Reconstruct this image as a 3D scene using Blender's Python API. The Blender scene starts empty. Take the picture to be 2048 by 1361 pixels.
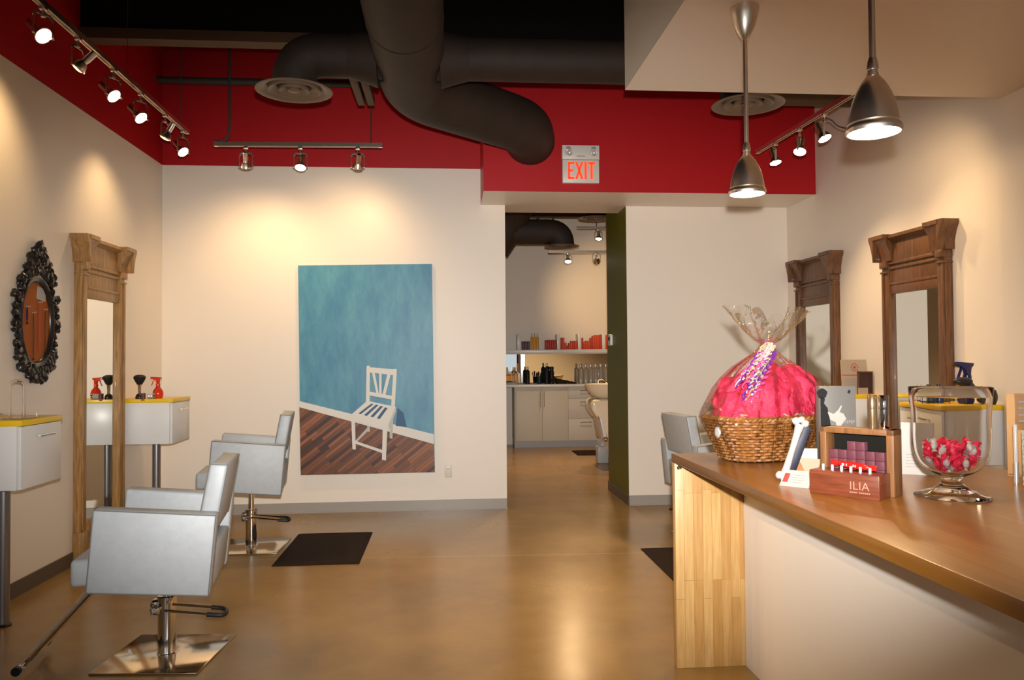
import bpy, bmesh, math, random
from mathutils import Vector, Matrix, Quaternion, noise

S = bpy.context.scene
COL = S.collection
PI = math.pi
R = math.radians

# ------------------------------------------------------------------ camera
F_PX, YAW, PITCH, ROLL, CAM_H = 1563.4, .0833, .0239, -.0076, 1.5
fw = Vector((math.sin(YAW) * math.cos(PITCH), math.cos(YAW) * math.cos(PITCH), math.sin(PITCH)))
rt = Vector((math.cos(YAW), -math.sin(YAW), 0))
up = rt.cross(fw)
r2 = math.cos(ROLL) * rt + math.sin(ROLL) * up
u2 = -math.sin(ROLL) * rt + math.cos(ROLL) * up
cam = bpy.data.objects.new('camera', bpy.data.cameras.new('camera'))
cam.data.sensor_width = 36
cam.data.lens = F_PX / 2048 * 36
cam.data.clip_start = .05
M3 = Matrix((r2, u2, -fw)).transposed()
cam.matrix_world = Matrix.Translation((0, 0, CAM_H)) @ M3.to_4x4()
COL.objects.link(cam)
S.camera = cam

# ------------------------------------------------------------------ view, world and the large lights
S.view_settings.view_transform = 'Standard'
S.view_settings.look = 'None'
S.view_settings.gamma = 1
S.view_settings.use_curve_mapping = False
S.view_settings.exposure = 0.0
W = bpy.data.worlds.new('world')
W.use_nodes = True
W.node_tree.nodes['Background'].inputs[0].default_value = (.75, .87, 1, 1)
W.node_tree.nodes['Background'].inputs[1].default_value = .25
S.world = W
S.cycles.max_bounces = 16
S.cycles.transmission_bounces = 16
S.cycles.transparent_max_bounces = 32
S.cycles.sample_clamp_indirect = 6


def light(name, kind, loc, power, color, aim=None, parent=None, **kw):
    l = bpy.data.lights.new(name, kind)
    l.energy = power
    l.color = color
    for k, v in kw.items():
        setattr(l, k, v)
    o = bpy.data.objects.new(name, l)
    COL.objects.link(o)
    if aim is not None:
        d = Vector(aim)
        o.rotation_mode = 'QUATERNION'
        o.rotation_quaternion = d.to_track_quat('-Z', 'Y')
    o.location = loc
    if parent:
        o.parent = parent
    return o


WARM = (1, .60, .27)
HALOGEN = (1, .66, .33)
DAY = (.93, .96, 1.0)
# daylight through the two shop-front windows behind the camera
light('daylight_left', 'AREA', (-1.5, -2.28, 1.65), 9, DAY, (0, 1, .02), shape='RECTANGLE', size=2.1, size_y=2.3)
light('daylight_right', 'AREA', (1.35, -2.28, 1.65), 9, DAY, (0, 1, .02), shape='RECTANGLE', size=2.7, size_y=2.3)
# the photographer's flash, just over the lens
flash = light('camera_flash', 'SPOT', (0.02, -.02, 1.63), 1330, (1, .965, .93), fw + Vector((-.002, 0, -.06)), spot_size=R(56), spot_blend=1, shadow_soft_size=.025)
flash.scale = (1.7, 1, 1)  # a wide rectangular flash beam


# ------------------------------------------------------------------ materials
def new_mat(name):
    m = bpy.data.materials.new(name)
    m.use_nodes = True
    nt = m.node_tree
    return m, nt, nt.nodes['Principled BSDF'], nt.nodes, nt.links


def setp(b, **k):
    for n, v in k.items():
        b.inputs[n].default_value = v


def c4(c):
    return (*c, 1) if len(c) == 3 else c


MATS = {}


def mat(name, color, rough=.5, metal=0., var=0., vscale=8., bump=0., bscale=60., spec=.5, trans=0., ior=1.45,
        aniso=0., coat=0., emit=None, estr=0., alpha=1., stretch=(1, 1, 1)):
    if name in MATS:
        return MATS[name]
    m, nt, b, N, L = new_mat(name)
    setp(b, **{'Base Color': c4(color), 'Roughness': rough, 'Metallic': metal, 'IOR': ior,
               'Specular IOR Level': spec, 'Transmission Weight': trans, 'Coat Weight': coat, 'Alpha': alpha})
    if aniso:
        setp(b, Anisotropic=aniso)
    if emit:
        setp(b, **{'Emission Color': c4(emit), 'Emission Strength': estr})
    if var or bump:
        tc = N.new('ShaderNodeTexCoord')
        mp = N.new('ShaderNodeMapping')
        mp.inputs['Scale'].default_value = stretch
        L.new(tc.outputs['Object'], mp.inputs[0])
    if var:
        n = N.new('ShaderNodeTexNoise')
        n.inputs['Scale'].default_value = vscale
        n.inputs['Detail'].default_value = 5
        L.new(mp.outputs[0], n.inputs['Vector'])
        r = N.new('ShaderNodeValToRGB')
        r.color_ramp.elements[0].position = .3
        r.color_ramp.elements[1].position = .7
        r.color_ramp.elements[0].color = c4([max(0, x * (1 - var)) for x in color[:3]])
        r.color_ramp.elements[1].color = c4([min(1, x * (1 + var)) for x in color[:3]])
        L.new(n.outputs['Fac'], r.inputs[0])
        L.new(r.outputs[0], b.inputs['Base Color'])
    if bump:
        n2 = N.new('ShaderNodeTexNoise')
        n2.inputs['Scale'].default_value = bscale
        n2.inputs['Detail'].default_value = 3
        L.new(mp.outputs[0], n2.inputs['Vector'])
        bp = N.new('ShaderNodeBump')
        bp.inputs['Strength'].default_value = bump
        bp.inputs['Distance'].default_value = .01
        L.new(n2.outputs['Fac'], bp.inputs['Height'])
        L.new(bp.outputs[0], b.inputs['Normal'])
    MATS[name] = m
    return m


WHITE_PAINT = (.84, .76, .655)
RED_PAINT = (.45, .009, .013)


def two_tone(name, zsplit):
    m, nt, b, N, L = new_mat(name)
    setp(b, Roughness=.42, **{'Specular IOR Level': .35})
    tc = N.new('ShaderNodeTexCoord')
    sp = N.new('ShaderNodeSeparateXYZ')
    L.new(tc.outputs['Object'], sp.inputs[0])
    gt = N.new('ShaderNodeMath')
    gt.operation = 'GREATER_THAN'
    gt.inputs[1].default_value = zsplit
    L.new(sp.outputs['Z'], gt.inputs[0])
    mx = N.new('ShaderNodeMix')
    mx.data_type = 'RGBA'
    mx.inputs[6].default_value = c4(WHITE_PAINT)
    mx.inputs[7].default_value = c4(RED_PAINT)
    L.new(gt.outputs[0], mx.inputs[0])
    n = N.new('ShaderNodeTexNoise')
    n.inputs['Scale'].default_value = 180
    L.new(tc.outputs['Object'], n.inputs['Vector'])
    bp = N.new('ShaderNodeBump')
    bp.inputs['Strength'].default_value = .05
    bp.inputs['Distance'].default_value = .005
    L.new(n.outputs['Fac'], bp.inputs['Height'])
    L.new(bp.outputs[0], b.inputs['Normal'])
    L.new(mx.outputs[2], b.inputs['Base Color'])
    return m


def concrete():
    m, nt, b, N, L = new_mat('polished_concrete')
    tc = N.new('ShaderNodeTexCoord')
    n = N.new('ShaderNodeTexNoise')
    n.inputs['Scale'].default_value = 1.1
    n.inputs['Detail'].default_value = 8
    n.inputs['Roughness'].default_value = .6
    L.new(tc.outputs['Object'], n.inputs['Vector'])
    r = N.new('ShaderNodeValToRGB')
    e = r.color_ramp.elements
    e[0].position, e[0].color = .3, (.25, .140, .036, 1)
    e[1].position, e[1].color = .72, (.38, .222, .060, 1)
    L.new(n.outputs['Fac'], r.inputs[0])
    # saw-cut joint running across the room
    sp = N.new('ShaderNodeSeparateXYZ')
    L.new(tc.outputs['Object'], sp.inputs[0])
    ma = N.new('ShaderNodeMath')
    ma.operation = 'MULTIPLY_ADD'
    ma.inputs[1].default_value = .045
    L.new(sp.outputs['X'], ma.inputs[0])
    L.new(sp.outputs['Y'], ma.inputs[2])
    sb = N.new('ShaderNodeMath')
    sb.operation = 'SUBTRACT'
    sb.inputs[1].default_value = 6.0
    L.new(ma.outputs[0], sb.inputs[0])
    ab = N.new('ShaderNodeMath')
    ab.operation = 'ABSOLUTE'
    L.new(sb.outputs[0], ab.inputs[0])
    lt = N.new('ShaderNodeMath')
    lt.operation = 'LESS_THAN'
    lt.inputs[1].default_value = .007
    L.new(ab.outputs[0], lt.inputs[0])
    n3 = N.new('ShaderNodeTexNoise')
    n3.inputs['Scale'].default_value = 9
    L.new(tc.outputs['Object'], n3.inputs['Vector'])
    mu = N.new('ShaderNodeMath')
    mu.operation = 'MULTIPLY'
    L.new(lt.outputs[0], mu.inputs[0])
    L.new(n3.outputs['Fac'], mu.inputs[1])
    mx = N.new('ShaderNodeMix')
    mx.data_type = 'RGBA'
    mx.inputs[7].default_value = (.5, .4, .25, 1)
    L.new(mu.outputs[0], mx.inputs[0])
    L.new(r.outputs[0], mx.inputs[6])
    L.new(mx.outputs[2], b.inputs['Base Color'])
    rr = N.new('ShaderNodeMapRange')
    rr.inputs['To Min'].default_value = .16
    rr.inputs['To Max'].default_value = .34
    L.new(n.outputs['Fac'], rr.inputs[0])
    L.new(rr.outputs[0], b.inputs['Roughness'])
    setp(b, **{'Specular IOR Level': .5})
    n2 = N.new('ShaderNodeTexNoise')
    n2.inputs['Scale'].default_value = 5
    n2.inputs['Detail'].default_value = 6
    L.new(tc.outputs['Object'], n2.inputs['Vector'])
    bp = N.new('ShaderNodeBump')
    bp.inputs['Strength'].default_value = .04
    bp.inputs['Distance'].default_value = .02
    L.new(n2.outputs['Fac'], bp.inputs['Height'])
    L.new(bp.outputs[0], b.inputs['Normal'])
    return m


def staves(name, cA, cB, cG, axes, rot, scale, bw, rh, rough=.35, gscale=(3, 40, 40), coat=.15):
    """butcher block or planks: bricks of random tone with grain"""
    m, nt, b, N, L = new_mat(name)
    tc = N.new('ShaderNodeTexCoord')
    mp = N.new('ShaderNodeMapping')
    mp.inputs['Rotation'].default_value = (0, 0, rot)
    sx_, cx_ = N.new('ShaderNodeSeparateXYZ'), N.new('ShaderNodeCombineXYZ')
    L.new(tc.outputs['Object'], sx_.inputs[0])
    for i_, a_ in enumerate(axes):
        L.new(sx_.outputs[a_], cx_.inputs[i_])
    L.new(cx_.outputs[0], mp.inputs[0])
    br = N.new('ShaderNodeTexBrick')
    br.inputs['Color1'].default_value = c4(cA)
    br.inputs['Color2'].default_value = c4(cB)
    br.inputs['Mortar'].default_value = c4(cG)
    br.inputs['Scale'].default_value = scale
    br.inputs['Mortar Size'].default_value = .0012
    br.inputs['Brick Width'].default_value = bw
    br.inputs['Row Height'].default_value = rh
    br.offset = .37
    br.offset_frequency = 3
    br.squash = 1.25
    br.squash_frequency = 3
    L.new(mp.outputs[0], br.inputs['Vector'])
    m2 = N.new('ShaderNodeMapping')
    m2.inputs['Scale'].default_value = gscale
    L.new(mp.outputs[0], m2.inputs[0])
    n = N.new('ShaderNodeTexNoise')
    n.inputs['Scale'].default_value = 2.2
    n.inputs['Detail'].default_value = 6
    n.inputs['Distortion'].default_value = .6
    L.new(m2.outputs[0], n.inputs['Vector'])
    r = N.new('ShaderNodeValToRGB')
    r.color_ramp.elements[0].position, r.color_ramp.elements[0].color = .3, (.82, .76, .68, 1)
    r.color_ramp.elements[1].position, r.color_ramp.elements[1].color = .65, (1.1, 1.08, 1.05, 1)
    L.new(n.outputs['Fac'], r.inputs[0])
    mx = N.new('ShaderNodeMix')
    mx.data_type = 'RGBA'
    mx.blend_type = 'MULTIPLY'
    mx.inputs[0].default_value = .8
    L.new(br.outputs['Color'], mx.inputs[6])
    L.new(r.outputs[0], mx.inputs[7])
    L.new(mx.outputs[2], b.inputs['Base Color'])
    setp(b, Roughness=rough, **{'Coat Weight': coat, 'Coat Roughness': .25})
    MATS[name] = m
    return m


def film(name, tint, gloss=.12):
    """clear cellophane: transparent with crinkled glossy highlights"""
    m, nt, b, N, L = new_mat(name)
    N.remove(b)
    out = N['Material Output']
    tr = N.new('ShaderNodeBsdfTransparent')
    tr.inputs[0].default_value = c4(tint)
    gl = N.new('ShaderNodeBsdfGlossy')
    gl.inputs['Roughness'].default_value = .07
    gl.inputs['Color'].default_value = (1, .95, .85, 1)
    fr = N.new('ShaderNodeFresnel')
    fr.inputs[0].default_value = 1.5
    ad = N.new('ShaderNodeMath')
    ad.operation = 'MULTIPLY_ADD'
    ad.inputs[1].default_value = .62
    ad.inputs[2].default_value = gloss
    tc = N.new('ShaderNodeTexCoord')
    n = N.new('ShaderNodeTexNoise')
    n.inputs['Scale'].default_value = 22
    n.inputs['Detail'].default_value = 3
    L.new(tc.outputs['Object'], n.inputs['Vector'])
    bp = N.new('ShaderNodeBump')
    bp.inputs['Strength'].default_value = .7
    bp.inputs['Distance'].default_value = .02
    L.new(n.outputs['Fac'], bp.inputs['Height'])
    L.new(bp.outputs[0], gl.inputs['Normal'])
    L.new(bp.outputs[0], fr.inputs['Normal'])
    L.new(fr.outputs[0], ad.inputs[0])
    mx = N.new('ShaderNodeMixShader')
    L.new(ad.outputs[0], mx.inputs[0])
    L.new(tr.outputs[0], mx.inputs[1])
    L.new(gl.outputs[0], mx.inputs[2])
    L.new(mx.outputs[0], out.inputs[0])
    return m


M = dict(
    white=mat('white_wall_paint', WHITE_PAINT, .42, spec=.35, bump=.05, bscale=180),
    left=two_tone('left_wall_two_tone_paint', 3.42),
    red=mat('red_wall_paint', RED_PAINT, .42, spec=.35),
    green=mat('green_wall_paint', (.15, .15, .010), .42, spec=.2),
    black=mat('black_ceiling', (.012, .011, .009), .9, spec=.05),
    duct=mat('brown_painted_duct', (.030, .019, .013), .7, var=.15, vscale=6),
    joist=mat('brown_painted_steel', (.085, .048, .022), .7),
    dark=mat('dark_grey_pipe_paint', (.045, .042, .036), .6),
    concrete=concrete(),
    base=mat('grey_vinyl_baseboard', (.36, .33, .29), .3),
    base_dark=mat('dark_brown_vinyl_baseboard', (.10, .075, .055), .35),
    vinyl=mat('silver_vinyl', (.42, .445, .46), .50, metal=.08, bump=.08, bscale=220, var=.04, vscale=30),
    piping=mat('grey_piping', (.16, .16, .15), .5),
    chrome=mat('chrome', (.80, .79, .78), .06, metal=1),
    plate=mat('polished_steel_plate', (.70, .60, .46), .12, metal=1),
    steel=mat('brushed_nickel', (.78, .69, .58), .30, metal=1, aniso=.4, var=.06, vscale=40, stretch=(1, 1, .05)),
    post=mat('grey_metal_post', (.30, .30, .31), .3, metal=.9),
    rubber=mat('black_rubber', (.012, .012, .012), .5),
    mat=mat('brown_black_floor_mat', (.022, .012, .008), .8, spec=.15, bump=.2, bscale=300),
    gloss_white=mat('white_laminate', (.78, .77, .74), .3),
    yellow=mat('yellow_laminate', (.85, .55, .01), .3),
    mirror=mat('mirror_glass', (.86, .88, .84), .01, metal=1),
    oak=mat('antique_oak', (.36, .19, .06), .45, var=.35, vscale=5, stretch=(12, 12, 1.2), bump=.15, bscale=30, coat=.2),
    walnut=mat('dark_walnut_frame', (.125, .052, .018), .42, var=.35, vscale=5, stretch=(12, 12, 1.2), bump=.15, bscale=30, coat=.2),
    carved=mat('black_carved_wood', (.014, .011, .010), .28, coat=.3),
    copper=mat('rust_brown_fabric', (.36, .095, .010), .75, bump=.1, bscale=400),
    paper=mat('white_paper', (.44, .42, .39), .6),
    cream=mat('cream_card', (.38, .29, .20), .6),
    ink=mat('grey_print', (.25, .24, .24), .7),
    redink=mat('red_print', (.45, .05, .04), .7),
    blackink=mat('black_print', (.01, .01, .012), .5),
    bulb=mat('lit_halogen_lamp', (1, .9, .8), .3, emit=(1, .87, .66), estr=28),
    bulb_dim=mat('lit_lamp_seen_from_behind', (1, .8, .5), .3, emit=(1, .6, .25), estr=3),
    outlet=mat('ivory_plastic', (.72, .66, .56), .35),
    sign=mat('grey_sign_housing', (.68, .65, .59), .4),
    exit=mat('lit_red_letters', (.8, .05, .01), .4, emit=(1, .05, .01), estr=1.1),
    glass=mat('clear_glass', (1, 1, 1), .0, trans=1, ior=1.22),
    acrylic=mat('clear_acrylic', (1, .97, .93), .03, trans=1, ior=1.3),
    wicker=mat('honey_wicker', (.28, .115, .028), .45, var=.35, vscale=60),
    tissue=mat('hot_pink_tissue', (.64, .03, .09), .7, var=.12, vscale=9),
    pinkr=mat('pink_ribbon', (.70, .10, .28), .25),
    whiter=mat('white_ribbon', (.52, .49, .47), .2),
    purpler=mat('purple_ribbon', (.16, .03, .28), .25),
    goldr=mat('pale_gold_ribbon', (.75, .62, .35), .25, metal=.5),
    film=film('clear_cellophane', (.985, .975, .955), .0),
    silver=mat('silver_foil', (.62, .61, .60), .35, metal=.6),
    candy_red=mat('pink_red_foil', (.80, .03, .09), .25, metal=.25),
    candy_grey=mat('silver_white_wrapper', (.62, .60, .57), .35, metal=.2),
    plum=mat('plum_carton', (.12, .03, .043), .5),
    plum_edge=mat('plum_carton_edge', (.20, .07, .085), .5),
    redwrap=mat('glossy_red_wrapper', (.72, .015, .01), .15),
    navy=mat('navy_plastic', (.012, .012, .075), .25),
    orange=mat('orange_card', (.36, .13, .03), .55),
    redplastic=mat('translucent_red_plastic', (.80, .05, .015), .2, trans=.35),
    mint=mat('mint_card', (.48, .62, .52), .5),
    greyboard=mat('silver_grey_card', (.20, .195, .18), .4, metal=.2),
    redbox=mat('red_orange_cartons', (.62, .06, .012), .5),
    redbox2=mat('dark_red_cartons', (.45, .03, .012), .5),
    amber=mat('amber_bottle', (.70, .36, .03), .3),
    purple=mat('dusky_purple_carton', (.10, .05, .07), .5),
    cabinet=mat('pale_grey_laminate', (.62, .58, .50), .5),
    porcelain=mat('cream_porcelain', (.84, .74, .56), .12),
    greyplastic=mat('grey_plastic', (.42, .43, .44), .4),
    tan_ink=mat('tan_lettering', (.42, .22, .15), .5),
    kraft=mat('kraft_card', (.52, .28, .10), .6),
    hair=mat('dark_brown_hair', (.02, .012, .008), .5),
)
M['butcher_v'] = staves('birch_butcher_block_upright', (.57, .36, .14), (.44, .235, .07), (.40, .215, .065),
                        'ZXY', 0, 1, .42, .046, gscale=(2.5, 30, 30))
M['butcher_h'] = staves('birch_butcher_block_worktop', (.34, .145, .022), (.28, .115, .015), (.26, .105, .014),
                        'YXZ', 0, 1, .6, .045, rough=.28, gscale=(1.2, 14, 14))
M['display_wood'] = mat('reddish_walnut', (.17, .042, .018), .35, var=.3, vscale=4, stretch=(2, 30, 30), coat=.2)
M['display_frame'] = mat('light_walnut', (.20, .088, .032), .4, var=.25, vscale=4, stretch=(20, 20, 2))


# ------------------------------------------------------------------ mesh helpers
def BM():
    return bmesh.new()


def obj(name, bm, mats, parent=None, loc=None, rot=None, smooth=40):
    me = bpy.data.meshes.new(name)
    bmesh.ops.recalc_face_normals(bm, faces=bm.faces[:])
    bm.to_mesh(me)
    bm.free()
    for m in (mats if isinstance(mats, (list, tuple)) else [mats]):
        me.materials.append(m)
    if smooth:
        for p in me.polygons:
            p.use_smooth = True
        me.set_sharp_from_angle(angle=R(smooth))
    return link(name, me, parent, loc, rot)


def link(name, me, parent=None, loc=None, rot=None):
    o = bpy.data.objects.new(name, me)
    COL.objects.link(o)
    if parent:
        o.parent = parent
    if loc is not None:
        o.location = loc
    if rot is not None:
        if isinstance(rot, Quaternion):
            o.rotation_mode = 'QUATERNION'
            o.rotation_quaternion = rot
        else:
            o.rotation_euler = rot
    return o


def tag(o, label, cat, group=None, kind=None):
    o['label'] = label
    o['category'] = cat
    if group:
        o['group'] = group
    if kind:
        o['kind'] = kind
    return o


def thing(name, label, cat, loc=(0, 0, 0), rz=0, group=None):
    o = bpy.data.objects.new(name, None)
    o.empty_display_size = .05
    COL.objects.link(o)
    o.location = loc
    o.rotation_euler = (0, 0, rz)
    return tag(o, label, cat, group)


def struct(name, bm, mats, smooth=0):
    o = obj(name, bm, mats, smooth=smooth)
    o['kind'] = 'structure'
    return o


def dup(root, loc, rz, label, group=None):
    r = root.copy()
    COL.objects.link(r)
    r.location = loc
    r.rotation_euler = (0, 0, rz)
    r['label'] = label
    if group:
        r['group'] = group
    for ch in list(root.children):
        c = ch.copy()
        COL.objects.link(c)
        c.parent = r
        for g in list(ch.children):
            d = g.copy()
            COL.objects.link(d)
            d.parent = c
    return r


def box(bm, x0, x1, y0, y1, z0, z1, bev=0, seg=2, mi=0, M4=None):
    old = set(bm.faces)
    vs = bmesh.ops.create_cube(bm, size=1)['verts']
    for v in vs:
        v.co = Vector(((x0 + x1) / 2 + v.co.x * (x1 - x0), (y0 + y1) / 2 + v.co.y * (y1 - y0), (z0 + z1) / 2 + v.co.z * (z1 - z0)))
    if bev:
        es = list({e for v in vs for e in v.link_edges})
        bmesh.ops.bevel(bm, geom=es, offset=bev, segments=seg, affect='EDGES', profile=.5)
    nf = [f for f in bm.faces if f not in old]
    for f in nf:
        f.material_index = mi
    if M4 is not None:
        for v in {v for f in nf for v in f.verts}:
            v.co = M4 @ v.co
    return nf


def prism(bm, poly, ax, a, b, bev=0, seg=2, mi=0, M4=None):
    """extrude a 2D polygon along axis ax (0 x, 1 y, 2 z) from a to b"""
    def P(u, w, t):
        return {0: (t, u, w), 1: (u, t, w), 2: (u, w, t)}[ax]
    old = set(bm.faces)
    A = [bm.verts.new(P(u, w, a)) for u, w in poly]
    B = [bm.verts.new(P(u, w, b)) for u, w in poly]
    n = len(poly)
    bm.faces.new(A)
    bm.faces.new(B[::-1])
    for i in range(n):
        bm.faces.new((A[i], B[i], B[(i + 1) % n], A[(i + 1) % n]))
    if bev:
        es = list({e for v in A + B for e in v.link_edges})
        bmesh.ops.bevel(bm, geom=es, offset=bev, segments=seg, affect='EDGES', profile=.5)
    nf = [f for f in bm.faces if f not in old]
    for f in nf:
        f.material_index = mi
    if M4 is not None:
        for v in {v for f in nf for v in f.verts}:
            v.co = M4 @ v.co
    return nf


def lathe(bm, prof, n=32, c=(0, 0, 0), mi=0, M4=None, sx=1, sy=1):
    """revolve (r, z) profile round z"""
    c = Vector(c)
    rings = []
    for r, z in prof:
        if r < 1e-6:
            rings.append([bm.verts.new(c + Vector((0, 0, z)))])
        else:
            rings.append([bm.verts.new(c + Vector((r * sx * math.cos(2 * PI * i / n), r * sy * math.sin(2 * PI * i / n), z))) for i in range(n)])
    fs = []
    for A, B in zip(rings, rings[1:]):
        if len(A) == 1 and len(B) == 1:
            continue
        for i in range(n):
            j = (i + 1) % n
            if len(A) == 1:
                f = bm.faces.new((A[0], B[j], B[i]))
            elif len(B) == 1:
                f = bm.faces.new((A[i], A[j], B[0]))
            else:
                f = bm.faces.new((A[i], A[j], B[j], B[i]))
            f.material_index = mi
            fs.append(f)
    if M4 is not None:
        for v in {v for ring in rings for v in ring}:
            v.co = M4 @ v.co
    return fs


def cyl(bm, p0, p1, r0, r1=None, n=20, mi=0):
    p0, p1 = Vector(p0), Vector(p1)
    r1 = r0 if r1 is None else r1
    d = p1 - p0
    q = d.to_track_quat('Z', 'Y').to_matrix().to_4x4()
    return lathe(bm, [(0, 0), (r0, 0), (r1, d.length), (0, d.length)], n, mi=mi, M4=Matrix.Translation(p0) @ q)


def tube(bm, pts, r, n=10, closed=False, mi=0, cap=True):
    pts = [Vector(p) for p in pts]
    m = len(pts)
    rad = r if isinstance(r, (list, tuple)) else [r] * m
    T = []
    for i in range(m):
        a = pts[i - 1] if (i or closed) else pts[0]
        b = pts[(i + 1) % m] if (i < m - 1 or closed) else pts[-1]
        T.append((b - a).normalized())
    u = T[0].orthogonal().normalized()
    rings = []
    for i in range(m):
        u = (u - T[i] * u.dot(T[i])).normalized()
        w = T[i].cross(u)
        rings.append([bm.verts.new(pts[i] + rad[i] * (math.cos(2 * PI * k / n) * u + math.sin(2 * PI * k / n) * w)) for k in range(n)])
    prs = list(zip(rings, rings[1:])) + ([(rings[-1], rings[0])] if closed else [])
    for A, B in prs:
        # align ring ends when closing
        off = 0
        if closed and B is rings[0]:
            off = min(range(n), key=lambda o: sum((A[k].co - B[(k + o) % n].co).length for k in range(n)))
        for k in range(n):
            f = bm.faces.new((A[k], A[(k + 1) % n], B[(k + 1 + off) % n], B[(k + off) % n]))
            f.material_index = mi
    if cap and not closed:
        for ring in (rings[0], rings[-1]):
            try:
                bm.faces.new(ring).material_index = mi
            except ValueError:
                pass


def arc(c, r, a0, a1, n, plane='xz'):
    o = []
    for i in range(n + 1):
        t = a0 + (a1 - a0) * i / n
        a, b = r * math.cos(t), r * math.sin(t)
        o.append({'xz': (c[0] + a, c[1], c[2] + b), 'xy': (c[0] + a, c[1] + b, c[2]), 'yz': (c[0], c[1] + a, c[2] + b)}[plane])
    return o


def blob(bm, c, r, sub=2, amp=0., fr=3., s=(1, 1, 1), mi=0, seed=0):
    vs = bmesh.ops.create_icosphere(bm, subdivisions=sub, radius=1)['verts']
    c = Vector(c)
    for v in vs:
        p = v.co.copy()
        k = 1 + (amp * noise.noise(p * fr + Vector((seed * 7.1, seed * 3.3, 0))) if amp else 0)
        v.co = c + Vector((p.x * s[0], p.y * s[1], p.z * s[2])) * r * k
    for f in {f for v in vs for f in v.link_faces}:
        f.material_index = mi


def flat(bm, poly, ax, t, mi=0):
    def P(u, w):
        return {0: (t, u, w), 1: (u, t, w), 2: (u, w, t)}[ax]
    f = bm.faces.new([bm.verts.new(P(u, w)) for u, w in poly])
    f.material_index = mi
    return f


def text(name, body, size, m, parent, loc, rot, extrude=.0006, sx=1, space=1):
    cu = bpy.data.curves.new(name, 'FONT')
    cu.body = body
    cu.size = size
    cu.extrude = extrude
    cu.align_x = 'LEFT'
    cu.space_character = space
    cu.materials.append(m)
    o = link(name, cu, parent, loc, rot)
    bpy.context.view_layer.update()
    me = bpy.data.meshes.new_from_object(o.evaluated_get(bpy.context.evaluated_depsgraph_get()))
    bpy.data.objects.remove(o)
    me.materials.clear()
    me.materials.append(m)
    return link(name, me, parent, loc, rot)


# ================================================================== THE ROOM
XL, XR, YB, YF = -2.761, 3.542, 7.857, -2.2
ZP, ZH, TOP = 3.42, 3.056, 4.9
b = BM(); box(b, XL - .1, 6.5, YF - .1, 13.75, -.1, 0); struct('floor', b, M['concrete'])
b = BM(); box(b, XL - .1, XR + .1, YF - .1, YB + .4, TOP, TOP + .1); struct('ceiling', b, M['black'])
b = BM(); box(b, XL - .1, XL, YF - .1, YB, 0, TOP); struct('wall_left', b, M['left'])
b = BM(); box(b, XL - .1, .594, YB, YB + .39, 0, TOP); struct('wall_back', b, M['left'])
# right part of the back wall, green on its passage side
b = BM(); box(b, 1.838, XR + .1, YB, 8.85, 0, TOP)
for f in b.faces:
    f.normal_update()
    if f.normal.x < -.9:
        f.material_index = 1
struct('wall_back_right', b, [M['white'], M['green']])
b = BM(); box(b, XR, XR + .1, 4.68, YB, 0, TOP); struct('wall_right', b, M['white'])
b = BM(); box(b, XR - .03, XR + .1, YF, 4.68, 0, TOP); struct('wall_right_front', b, M['white'])
# dropped beam over the doorway: red faces, white underside
b = BM(); box(b, .348, XR - .001, 7.204, YB - .001, ZH, TOP - .001); box(b, .594, 1.838, YB - .001, 8.25, ZH, TOP - .001)
b.normal_update()
for f in b.faces:
    if f.normal.z > -.9:
        f.material_index = 1
struct('ceiling_beam_over_doorway', b, [M['white'], M['red']])
# dropped ceiling over the reception counter
b = BM(); box(b, 1.091, XR - .031, YF, 4.65, 3.132, TOP - .001); struct('ceiling_bulkhead', b, M['white'])
# shop front behind the camera with two big windows
b = BM()
for x0, x1, z0, z1 in ((XL, 3.51, 2.8, TOP), (XL, 3.51, 0, .5), (XL, -2.55, .5, 2.8), (-.45, 0., .5, 2.8), (2.7, 3.51, .5, 2.8)):
    box(b, x0, x1, YF - .1, YF, z0, z1)
struct('wall_front', b, M['white'])
for k, (x0, x1) in enumerate(((-2.55, -.45), (0., 2.7))):
    b = BM()
    xm = (x0 + x1) / 2
    for a0, a1, c0, c1 in ((x0, x0 + .06, .5, 2.8), (x1 - .06, x1, .5, 2.8), (xm - .03, xm + .03, .56, 2.74), (x0, x1, .5, .56), (x0, x1, 2.74, 2.8)):
        box(b, a0, a1, YF - .07, YF - .01, c0, c1)
    o = struct('window_%d' % (k + 1), b, M['dark'])
# baseboards
b = BM(); box(b, XL, .594, YB - .012, YB, 0, .1, .003); box(b, XL, .60, YB - .02, YB, 0, .012); struct('baseboard_back', b, M['base'])
b = BM(); box(b, 1.838, XR, YB - .012, YB, 0, .1, .003); box(b, 1.835, XR, YB - .02, YB, 0, .012); struct('baseboard_back_right', b, M['base'])
b = BM(); box(b, 1.826, 1.838, YB - .012, 8.85, 0, .1, .003); struct('baseboard_passage', b, M['base_dark'])
b = BM(); box(b, XL, XL + .012, YF, YB - .02, 0, .1, .003); struct('baseboard_left', b, M['base_dark'])
b = BM(); box(b, XR - .012, XR, 4.68, YB - .02, 0, .1, .003); struct('baseboard_right', b, M['base_dark'])
# room behind the doorway
b = BM(); box(b, .3, 6.5, 13.65, 13.75, 0, TOP); struct('wall_far', b, M['white'])
b = BM(); box(b, .85, .95, 12.9, 13.65, 0, TOP); struct('wall_far_left', b, M['green'])
b = BM(); box(b, -.6, .594, 8.247, 8.30, 0, TOP); box(b, -.7, -.6, 8.25, 13.65, 0, TOP); struct('wall_passage_left', b, M['white'])
b = BM(); box(b, 6.4, 6.5, 8.85, 13.65, 0, TOP); box(b, XR + .1, 6.5, 8.75, 8.85, 0, TOP); struct('wall_far_right', b, M['white'])
b = BM(); box(b, -.7, 6.5, 8.26, 13.75, TOP, TOP + .1); struct('ceiling_far', b, M['black'])

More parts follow.
